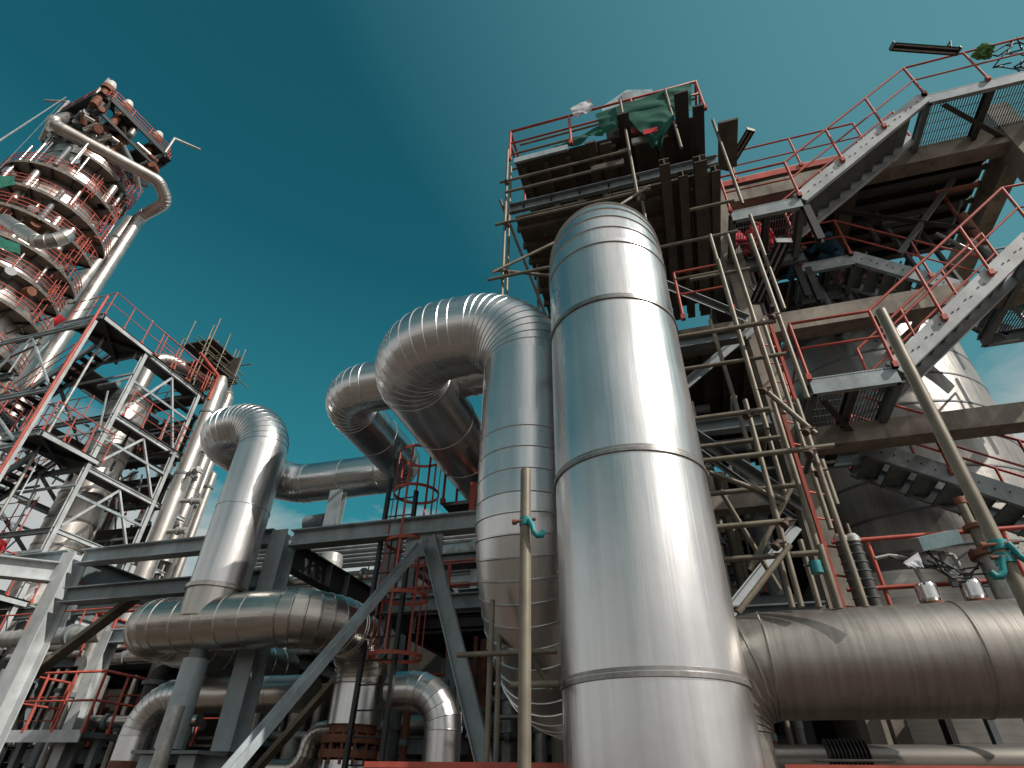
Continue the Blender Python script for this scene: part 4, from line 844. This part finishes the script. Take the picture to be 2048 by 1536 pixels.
sheet('netting', [at(-10, 470, v=10.5), at(40, 488, v=11.4), at(42, 510, v=11.4), at(-10, 492, v=10.5)], 14, 6, .1, 'green', 'lower green sheet tied along a ring platform at the left edge', 'sheet', 22)
# =================================================================== stair tower with a vessel inside
t = thing('stair_tower', 'grey steel stair tower with red rails round a leaning looking silver vessel', 'steel tower', (-19.5, 12.6, 0))
UF, UB = -19.5, -24.2; vs_ = (10.4, 12.7, 15.7); lv = (16.0, 13.0, 10.8, 8.56, 6.2, 3.6)
for v in vs_:
    for u in (UF, UB): ob('column', MB().ibeam((u, v, 0), (u, v, 16 if v > 10.5 else 15.6), .15, .15, .014, (1, 0, 0)), 'pale', t)
for z in lv:
    for u in (UF, UB):
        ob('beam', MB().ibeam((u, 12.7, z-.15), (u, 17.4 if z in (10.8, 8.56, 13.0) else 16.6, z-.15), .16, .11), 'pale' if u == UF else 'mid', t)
    for v in (12.7, 15.7): ob('beam', MB().ibeam((UB, v, z-.15), (UF, v, z-.15), .18, .12), 'mid', t)
    ob('beam', MB().ibeam((UB-3, 10.4, z-.5), (UF, 10.4, z-.5), .16, .11), 'grey', t)
for i in range(len(lv)-1):
    a = V((UF-.02, 14.2, lv[i]-.3))
    for v in (12.85, 15.55): ob('brace', MB().bar(a, (UF-.02, v, lv[i+1]+.05), .07, .09, (1, 0, 0)), 'pale', t)
    a = V((-22.4, 10.4, lv[i]-.6))
    for u in (UF-.3, UB): ob('brace', MB().bar(a, (u, 10.4, lv[i+1]-.3), .06, .08, (0, 1, 0)), 'grey', t)
    ob('brace', MB().bar((UB, 12.7, lv[i]-.3), (UB, 15.7, lv[i+1]), .1, .12, (1, 0, 0)), 'mid', t)
    ob('hanger', MB().tube([(UF-.9, 11.5, lv[i]), (UF-.9, 11.5, lv[i+1])], .05, 6), 'galv', t)
# red riser main along the front corner column
ob('red_main', MB().cyl((UF+.28, 10.2, 0), (UF+.28, 10.2, 16.6), .05, 12), 'red', t)
def tland(u0, u1, v0, v1, z, rails):
    ob('landing', MB().box((u0, v0, z-.05), (u1, v1, z)), 'dark', t)
    ob('edge_channel', MB().chan((u1, v0, z-.12), (u1, v1, z-.09), .17, .06, .014, (0, 0, 1), -1), 'pale', t); ob('edge_channel', MB().chan((u0, v0, z-.12), (u1, v0, z-.12), .24, .08, .02), 'grey', t)
    ob('cross_beam', MB().bar((u0, v0, z-.14), (u1, v1, z-.14), .1, .16).bar((u0, v1, z-.15), (u1, v0, z-.15), .1, .16), 'black', t)
    for r in rails: railing(t, r, 1.1, .9, .022, 5, (.5,), 'red', kick=0)
tland(-21.2, UF+.15, 10.5, 12.9, 16.0, [[(-21.2, 10.5, 16), (UF+.15, 10.5, 16), (UF+.15, 16.6, 16)]])
tland(-21.0, UF+.15, 10.7, 13.0, 11.05, [[(UF+.15, 10.7, 11.05), (UF+.15, 13, 11.05)]])
tland(-21.0, UF+.15, 10.7, 13.0, 6.2, [[(UF+.15, 10.7, 6.2), (UF+.15, 13, 6.2)]])
for z in (13.5, 8.6, 3.7): tland(-26.5, -24.6, 10.7, 13.0, z, [[(-24.6, 10.7, z), (-26.5, 10.7, z), (-26.5, 13, z)]])
kw = dict(h=.28, mat='mid', smat='black', bolts=False, rsp=1.6, rn=5)
flight(t, -24.6, 13.5, -21.2, 16.0, 11.8, 12.6, **kw); flight(t, -24.6, 13.5, -21.0, 11.05, 10.8, 11.6, **kw)
flight(t, -24.6, 8.6, -21.0, 11.05, 11.8, 12.6, **kw); flight(t, -24.6, 8.6, -21.0, 6.2, 10.8, 11.6, **kw)
flight(t, -24.6, 3.7, -21.0, 6.2, 11.8, 12.6, **kw)
for z in (16.0, 13.0):
    a0_ = MB().box((UB, 12.8, z-.04), (UF-3.3, 16.5, z)); ob('floor_plate', a0_, 'dark', t); ob('floor_plate', MB().box((UF-.9, 12.9, z-.04), (UF+.1, 16.5, z)), 'dark', t)
    ob('floor_plate', MB().box((UF-3.3, 15.9, z-.041), (UF-.9, 16.5, z-.001)), 'dark', t)
    railing(t, [(UF+.12, 12.95, z), (UF+.12, 16.5, z), (UF-3, 16.5, z)], 1.1, .9, .022, 5, (.35, .68), 'red')
ob('floor_plate', MB().box((UF-1.0, 12.9, 10.75), (UF, 16.5, 10.8)), 'dark', t)
for z in (13.0, 10.8): ob('ladder_rail', MB().tube([(UF-.6, 16.1, z-2), (UF-.6, 16.1, z+2.4)], .04, 6), 'red', t)
for z0_, z1_ in ((13.6, 15.6), (11.2, 12.7), (8.9, 10.4)): ob('dark_sheet', MB().box((UB+.1, 17.0, z0_), (UF-1.2, 17.05, z1_)), 'dark_sheet', t)  # dark sheets added to fill the dim bay behind the vessel
ob('dark_sheet', MB().box((UF-3.4, 16.2, 13.2), (UF-3.35, 17, 15.8)), 'dark_sheet', t)
for k in range(26):
    z = random.choice(lv)+random.uniform(-2, .2); a = V((random.uniform(-24.5, -19.6), random.uniform(12.8, 17), z))
    ob('service_pipe', MB().tube([a, a+V((random.choice((0, 0, 1.6)), random.choice((0, 1.5)), random.choice((1.8, -.2, 0))))+V((.01, 0, .01))], random.choice((.03, .05, .07)), 6), random.choice(('mid', 'galv', 'dark', 'red')), t)
for z in (15.4, 13.2, 10.9, 8.7, 6.4):
    ob('tie_rod', MB().tube([(UB-3, 10.4, z-2.2), (UF-2.2, 10.4, z-.4)], .045, 5), 'mid', t); ob('tie_rod', MB().tube([(UB-3, 11.2, z-.2), (UF-1.5, 11.2, z-2.6)], .03, 5), 'dark', t)
# vessel
VX = V((-21.5, 14.45, 0))
tv = thing('process_vessel', 'silver upright vessel with clad rings standing inside the stair tower', 'column', VX)
ob('shell', MB().lathe(VX, [(.80, .5)]+[(.80, z) for z in (2, 3.2, 4.4, 5.5, 6.5, 7.5, 8.5, 9.5, 10.5, 11.3, 12.1, 13.0, 13.8, 14.6)]+[(.78, 14.9), (.68, 15.25), (.4, 15.55), (.02, 15.75)], 56), 'tower', tv)
for z in (2, 3.2, 4.4, 5.5, 6.5, 7.5, 8.5, 9.5, 10.5, 11.3, 12.1, 13.0, 13.8, 14.6): ob('seam_band', MB().lathe(VX+Z*z, [(.80, -.03), (.82, -.03), (.82, .03), (.80, .03)], 56), 'band', tv)
ob('skirt', MB().cyl(VX, VX+Z*.5, .78, 40), 'conc', tv)
cladthing('vapour_pipe', 'silver pipe bent over the top of the process vessel', [('run', [VX+Z*15.4, VX+Z*17.6, VX+V((1.5, 3.2, 17.6)), VX+V((1.5, 3.2, 9))], dict(rb=.7, ng=6, seam=1.5))], VX+Z*15, 'tower', R=.30, n=28, bead=.012, bw=.03, lip=False)
tq = thing('dull_vessel', 'dull brown grey vessel behind the stairs of the stair tower', 'column', (-25.5, 17.5, 0))
ob('shell', MB().lathe((-25.5, 17.5, 0), [(1.0, 0)]+[(1.0, z) for z in (2, 4, 6, 8, 10, 12)]+[(.8, 12.6), (.02, 12.9)], 40), 'aluold', tq)
for z in (2, 4, 6, 8, 10, 12): ob('seam_band', MB().lathe((-25.5, 17.5, z), [(1.0, -.04), (1.03, -.04), (1.03, .04), (1.0, .04)], 40), 'mid', tq)
for z, k in ((15.6, 3), (12.6, 4), (10.4, 3), (8.2, 4), (5.8, 3)):
    for i in range(k):
        a = V((random.uniform(-24, -19.8), random.uniform(13, 17), z)); d = random.choice((V((1, 0, 0)), V((0, 1, 0)), V((0, 0, -1))))*random.uniform(1, 2.4)
        ob('service_pipe', MB().cyl(a, a+d, random.choice((.05, .08, .12)), 10), random.choice(('mid', 'galv', 'dark', 'alu2')), t)
    railing(t, [(UB, 16.5, z+.4), (UF-3, 16.5, z+.4)], 1.1, 1.0, .022, 5)
    ob('ladder_side', MB().tube([(UB+.3, 16.2, z-2), (UB+.3, 16.2, z+1.4)], .04, 6), 'mid', t)
for k, (u, v, r, z) in enumerate(((-23.2, 18.6, .28, 15.2), (-21.8, 19.2, .34, 14.4), (-20.4, 18.4, .22, 15.6), (-24.6, 18.2, .2, 13.8), (-19.4, 17.9, .16, 13.0), (-22.6, 16.2, .16, 12.4))):
    q = thing('back_pipe', 'upright silver pipe standing close behind the stair tower', 'pipe', (u, v, 0), 'upright pipes behind the stair tower'); ob('pipe_run', MB().lathe((u, v, 0), [(r, 0)]+[(r, z*f) for f in (.25, .5, .75, 1)]+[(.02, z+r)], 20), ('tower', 'alu2')[k % 2], q)
    for f in (.5, .75, .95): ob('flange', MB().cyl((u, v, z*f-.05), (u, v, z*f+.05), r*1.3, 18), 'mid', q)
for z in (14.5, 11.9, 9.7, 7.4, 4.9):
    for u in (UF, UB, -22): ob('girt', MB().bar((u, 12.7, z), (u, 15.7, z), .06, .09), 'grey', t)
    ob('girt', MB().bar((UB-2.5, 12.65, z+.3), (UF, 12.65, z+.3), .06, .09), 'grey', t); ob('girt', MB().bar((UB, 15.75, z-.4), (UF, 15.75, z-.4), .06, .09), 'mid', t)
    for k in range(11):
        a = V((random.uniform(-26, -19.6), random.choice((10.5, 11.6, 12.6, 15.6, 16.4)), z+random.uniform(-1, 1))); ob('strut', MB().bar(a, a+V((random.uniform(-1, 1), random.uniform(-.4, .4), random.choice((1.8, -1.6)))), .04, .05), random.choice(('grey', 'pale', 'mid')), t)
for u0, u1, v, z in ((-24.4, -21, 16.6, 13.0), (-24.4, -21, 16.6, 10.8), (-24.2, -21.2, 12.75, 10.8), (-24.2, -21.2, 12.75, 8.56), (-24.2, -21.2, 12.75, 13.0)): railing(t, [(u0, v, z), (u1, v, z)], 1.1, .8, .02, 5)
# slim column
p = at(440, 770, u=-19.0); SX = V((-19.0, p.y, 0))
ts = thing('slim_column', 'slim pale column rising along the right side of the stair tower', 'column', SX)
ob('shell', MB().lathe(SX, [(.33, 0)]+[(.33, z) for z in (3, 6, 9, 12, 15)]+[(.33, 16.6), (.2, 17.0), (.02, 17.1)], 36), 'tower', ts)
for z in (3, 6, 9, 12, 15): ob('seam_band', MB().lathe(SX+Z*z, [(.33, -.05), (.36, -.05), (.36, .05), (.33, .05)], 36), 'mid', ts)
for z, a in ((12.0, -.3), (10.9, .3), (9.6, 0.1), (13.2, .5)):
    d = V((cos(a), sin(a), 0)); c = SX+Z*z; ob('nozzle', MB().cyl(c+d*.28, c+d*.7, .09, 12).cyl(c+d*.7, c+d*.78, .16, 12).cyl(c+d*.78, c+d*1.1, .12, 12), 'galv', ts)
ob('red_elbow', MB().tube([SX+V((.4, -.6, 15.3)), SX+V((.4, -.6, 16.6)), SX+V((.4, -1.9, 16.9))], .07, 8), 'red', ts)
# dark scaffold nest on top
sn = thing('netted_scaffold', 'dark netted scaffold nest perched on top of the stair tower', 'scaffold', (-20, 16, 16.5))
ob('netting', MB().box((-21.6, 15.4, 17.6), (-19.4, 17.4, 17.68)).box((-21.6, 16.9, 17.7), (-19.3, 16.95, 18.9)).box((-21.5, 15.4, 18.9), (-19.7, 17, 18.97)), 'dark_sheet', sn)
for k in range(14):
    a = V((random.uniform(-21.8, -19.1), random.uniform(15.0, 17.5), 16.2)); ob('scaffold_tube', MB().tube([a, a+Z*random.uniform(2.2, 4.0)], .03, 5), 'tube', sn)
for k in range(12):
    z = random.uniform(16.8, 19); a = V((-22.2, random.uniform(15.2, 17.4), z)); b_ = V((-18.7, a.y+random.uniform(-.3, .3), z+random.uniform(-.1, .1)))
    if k % 2: a = V((random.uniform(-21.6, -19.2), 14.7, z)); b_ = V((a.x, 17.9, z))
    ob('scaffold_tube', MB().tube([a, b_], .03, 5), 'tube', sn)
sheet('red_cloth', [at(108, 636, u=-20.2), at(122, 628, u=-20.2), at(132, 640, u=-19.6), at(108, 655, u=-20.2)], 8, 8, .05, 'cloth', 'bright red cloth hung on the rail at the top left of the stair tower', 'cloth', 31)
sheet('red_cloth', [at(-6, 1075, v=9), at(14, 1082, v=9), at(10, 1100, v=9), at(-6, 1104, v=9)], 8, 8, .05, 'cloth', 'bright red cloth at the left edge above the portal frame', 'cloth', 32)
# walkway from the tower to the left edge
t = thing('upper_bridge', 'narrow steel bridge leaving the stair tower towards the left edge', 'walkway', (-24, 10.4, 13))
for z in (14.9, 12.2):
    ob('girder', MB().ibeam((-33, 10.3, z), (-24.6, 10.3, z), .3, .2), 'grey', t); ob('girder', MB().ibeam((-33, 11.6, z), (-24.6, 11.6, z), .3, .2), 'mid', t)
    railing(t, [(-32, 10.3, z+.2), (-24.8, 10.3, z+.2)], 1.1, 1.2, .022, 5)
ob('column', MB().ibeam((-27.2, 10.6, 0), (-27.2, 10.6, 15.6), .4, .4, .03, (0, 1, 0)), 'pale', t); ob('knee_brace', MB().bar((-27.2, 10.6, 12), (-24.8, 10.4, 14.7), .14, .14), 'pale', t)
# =================================================================== racks behind
def rack(name, label, us, vs, zs, mat='mid', deckz=(), rails=(), deckmat='dark', xb=True):
    t = thing(name, label, 'pipe rack', (us[0], vs[0], 0))
    for u in us:
        for v in vs: ob('column', MB().ibeam((u, v, 0), (u, v, zs[-1]), .28, .28, .02, (0, 1, 0)), mat, t)
    for z in zs:
        for v in vs:
            for a, b_ in zip(us, us[1:]): ob('beam', MB().ibeam((a+.15, v, z-.16), (b_-.15, v, z-.16), .3, .2), mat, t)
        for u in us:
            for a, b_ in zip(vs, vs[1:]): ob('beam', MB().ibeam((u, a+.15, z-.18), (u, b_-.15, z-.18), .28, .18), mat, t)
    for z in deckz: ob('deck', MB().box((us[0]-.3, vs[0]-.3, z), (us[-1]+.3, vs[-1]+.3, z+.05)), deckmat, t)
    for r in rails: railing(t, r, 1.1, 1.3, .026, 5, (.5,), 'red')
    return t
rk = rack('middle_rack', 'dark pipe rack with a floor deck standing behind the caged ladder', [-6.4, -3.6, -.6, 1.6], [12.6, 15.4], [2.6, 4.9, 6.4], 'mid', (4.92,), [[(-6.6, 12.2, 4.97), (-3.8, 12.2, 4.97)]])
ob('dark_backing', MB().box((-9.5, 16.6, 0), (2, 16.7, 6.2)), 'dark_sheet', rk); ob('dark_backing', MB().box((-2.6, 15.6, 6.3), (2, 15.7, 9.1)), 'dark_sheet', rk)  # added dark backdrops, their colour standing for the shaded depth behind the rack
for k in range(8): ob('floor_joist', MB().ibeam((-6.6, 12.5+k*.42, 4.78), (1.8, 12.5+k*.42, 4.78), .24, .14), 'dark', rk)
lr = rack('left_rack', 'dark low pipe rack under the stair tower at the lower left', [-22, -17.5, -13.5, -10.2], [13, 16.5], [2.4, 4.6, 6.0], 'mid', (2.42, 4.62), [])
ob('dark_backing', MB().box((-30, 17.5, 0), (-9.5, 17.6, 5.4)), 'dark_sheet', lr)  # added dark backdrop, painting in the shade low under the stair tower
for z, u0, u1, v in ((4.3, -15.2, -11.4, 12.0), (2.55, -14.6, -12.2, 10.4)):
    q = thing('low_platform', 'grey grated platform with red rails at the lower left, '+('upper one' if z > 4 else 'lower one at the frame edge'), 'platform', (u0, v, z))
    ob('deck', MB().box((u0, v, z-.1), (u1, v+1.2, z)), 'mid', q); ob('edge_channel', MB().box((u0, v-.03, z-.2), (u1, v-.001, z+.02)), 'pale', q)
    for u in (u0+.15, u1-.15): ob('leg', MB().bar((u, v+.6, 0), (u, v+.6, z-.1), .14, .14), 'mid', q)
    railing(q, [(u0, v+1.2, z), (u0, v, z), (u1, v, z), (u1, v+1.2, z)], 1.1, .75, .03, 6, (.5,))
br = rack('far_rack', 'distant pale pipe rack seen between the left riser and the ladder', [-16, -11.5, -7.5, -3.5], [20, 24], [5.5, 8.4, 10.2], 'grey', (), [[(-12, 19.9, 8.5), (-4, 19.9, 8.5)]])
for z in (9.0, 9.35, 9.7): ob('cable_tray', MB().chan((-18, 19.7, z), (-2.5, 19.7, z), .22, .5, .02), 'pale', br)
rnd = random.Random(12)
cnt = 0
def loosepipe(a, b_, r, mat, label, group):
    d = (V(b_)-V(a)).length; mb = MB(); mb.cyl(a, b_, r, 18); k = max(1, int(d/1.6))
    t = thing('process_pipe', label, 'pipe', a, group); ob('pipe_run', mb, mat, t)
    w = MB(); dd = (V(b_)-V(a)).normalized()
    for i in (.3, .7):
        c = V(a)+(V(b_)-V(a))*i; ob('flange', MB().cyl(c-dd*.05, c+dd*.05, r*1.35, 16), 'mid', t)
GP = 'pipes on the background racks'
for v, z, r, mt in ((12.9, 5.3, .16, 'alu2'), (13.5, 5.35, .22, 'aluold'), (14.2, 5.25, .14, 'galv'), (13.2, 6.62, .16, 'alu2'), (14.0, 6.7, .22, 'aluold'), (20.5, 8.75, .28, 'alu2'), (21.4, 8.7, .24, 'galv'), (22.4, 8.8, .34, 'aluold'), (20.6, 10.5, .26, 'aluold'), (21.6, 10.6, .34, 'aluold'), (13.6, 2.9, .2, 'aluold'), (14.4, 2.85, .15, 'galv'), (14.0, 3.4, .2, 'aluold')):
    far = v > 18; loosepipe((-17 if far else -6.8, v, z), (-2 if far else 1.2, v, z), r, mt, 'level pipe lying on a background rack behind the ladder', GP)
for z, v in ((4.97, 12.25), (2.65, 12.3), (4.97, 15.0)): railing(rk, [(-6.4, v, z), (1.5, v, z)], 1.05, 1.1, .02, 6)
for z in (2.45, 4.65): railing(lr, [(-21.5, 12.6, z), (-10.4, 12.6, z)], 1.05, 1.0, .022, 6)
for k in range(40):
    u = rnd.uniform(-6.2, 1.5); v = rnd.uniform(10.2, 12.2); z1_ = rnd.uniform(3.2, 4.7); r = rnd.choice((.03, .05, .07, .10, .14))
    loosepipe((u, v, 0), (u, v, z1_), r, rnd.choice(('mid', 'galv', 'alu2', 'tube', 'rust', 'galv', 'aluold')), 'upright pipe in the dark space behind the ladder and middle pipe', 'upright pipes in the dark middle')
for k in range(26):
    u = rnd.uniform(-5.5, .8); v = rnd.uniform(9.6, 12); z = rnd.uniform(1.8, 4.4); loosepipe((u, v, z), (u+rnd.uniform(1, 2.6), v, z), rnd.choice((.04, .06, .1)), rnd.choice(('mid', 'galv', 'dark', 'aluold', 'tube')), 'short level pipe in the dark space behind the ladder', 'short level pipes in the dark middle')
for k in range(22):
    u = rnd.uniform(-.6, 1.75); v = rnd.uniform(10, 13); z0_ = rnd.uniform(3, 6); loosepipe((u, v, z0_), (u, v, z0_+rnd.uniform(1.2, 3)), rnd.choice((.03, .05, .08, .12)), rnd.choice(('mid', 'galv', 'tube', 'aluold')), 'upright pipe behind the column scaffold right of the largest pipe', 'upright pipes right of the largest pipe')
for k in range(10):
    v = rnd.uniform(9.8, 13); z = rnd.uniform(3.2, 8); loosepipe((-1.6, v, z), (1.7, v, z), rnd.choice((.05, .08, .14)), rnd.choice(('mid', 'galv', 'aluold')), 'level pipe behind the column scaffold right of the largest pipe', 'level pipes right of the largest pipe')
for k in range(44):
    u = rnd.uniform(-21, -9.0); v = rnd.uniform(11.2, 14.5); z1_ = rnd.uniform(2.4, 5.4); loosepipe((u, v, 0), (u, v, z1_), rnd.choice((.05, .08, .12, .2)), rnd.choice(('mid', 'galv', 'aluold', 'alu2', 'dark')), 'upright pipe under the stair tower at the lower left', 'upright pipes at the lower left')
for k in range(22):
    u = rnd.uniform(-20, -10); v = rnd.uniform(11.2, 13); z = rnd.uniform(2.6, 5.2); loosepipe((u, v, z), (u+rnd.uniform(2, 4), v, z), rnd.choice((.08, .12, .2)), rnd.choice(('mid', 'galv', 'aluold', 'alu2')), 'level pipe under the stair tower at the lower left', 'level pipes at the lower left')
# pale vessels and a pale building far behind
tb = thing('far_drum', 'small pale drum standing on the far rack behind the stiffened beam', 'tank', at(665, 1100, v=17))
p = at(665, 1110, v=17); ob('shell', MB().lathe(V((p.x, p.y, 0)), [(.4, p.z-1.4), (.4, p.z-.3), (.36, p.z), (.02, p.z+.12)], 28), 'galv', tb); ob('leg', MB().cyl((p.x, p.y, 0), (p.x, p.y, p.z-1.4), .15, 12), 'mid', tb)
cladthing('level_pale_pipe', 'pale blue grey pipe elbow level behind the braces', [('run', [at(860, 1112, v=13), at(925, 1106, v=13), at(925, 1106, v=13)+V((.3, 0, .0)), at(925, 1106, v=13)+V((.9, 0, .45))], dict(rb=.2, ng=3, seam=.8))], at(860, 1112, v=13), 'galv', R=.24, n=24, bead=.01, lip=False)
for k, (u, v, w, d, h, lb) in enumerate(((-38, 60, 14, 8, 15, 'pale far building behind the left rack'), (-14, 58, 16, 8, 13.5, 'pale far building behind the far rack'))):
    b_ = thing('far_building', lb, 'building', (u, v, 0)); ob('wall', MB().box((u, v, 0), (u+w, v+d, h)), 'white', b_); ob('roof', MB().box((u-.2, v-.2, h), (u+w+.2, v+d+.2, h+.3)), 'galv', b_)
    for i in range(5): ob('window', MB().box((u+1+i*w/5.5, v-.05, h-3), (u+2.2+i*w/5.5, v-.01, h-1.5)), 'dark', b_)
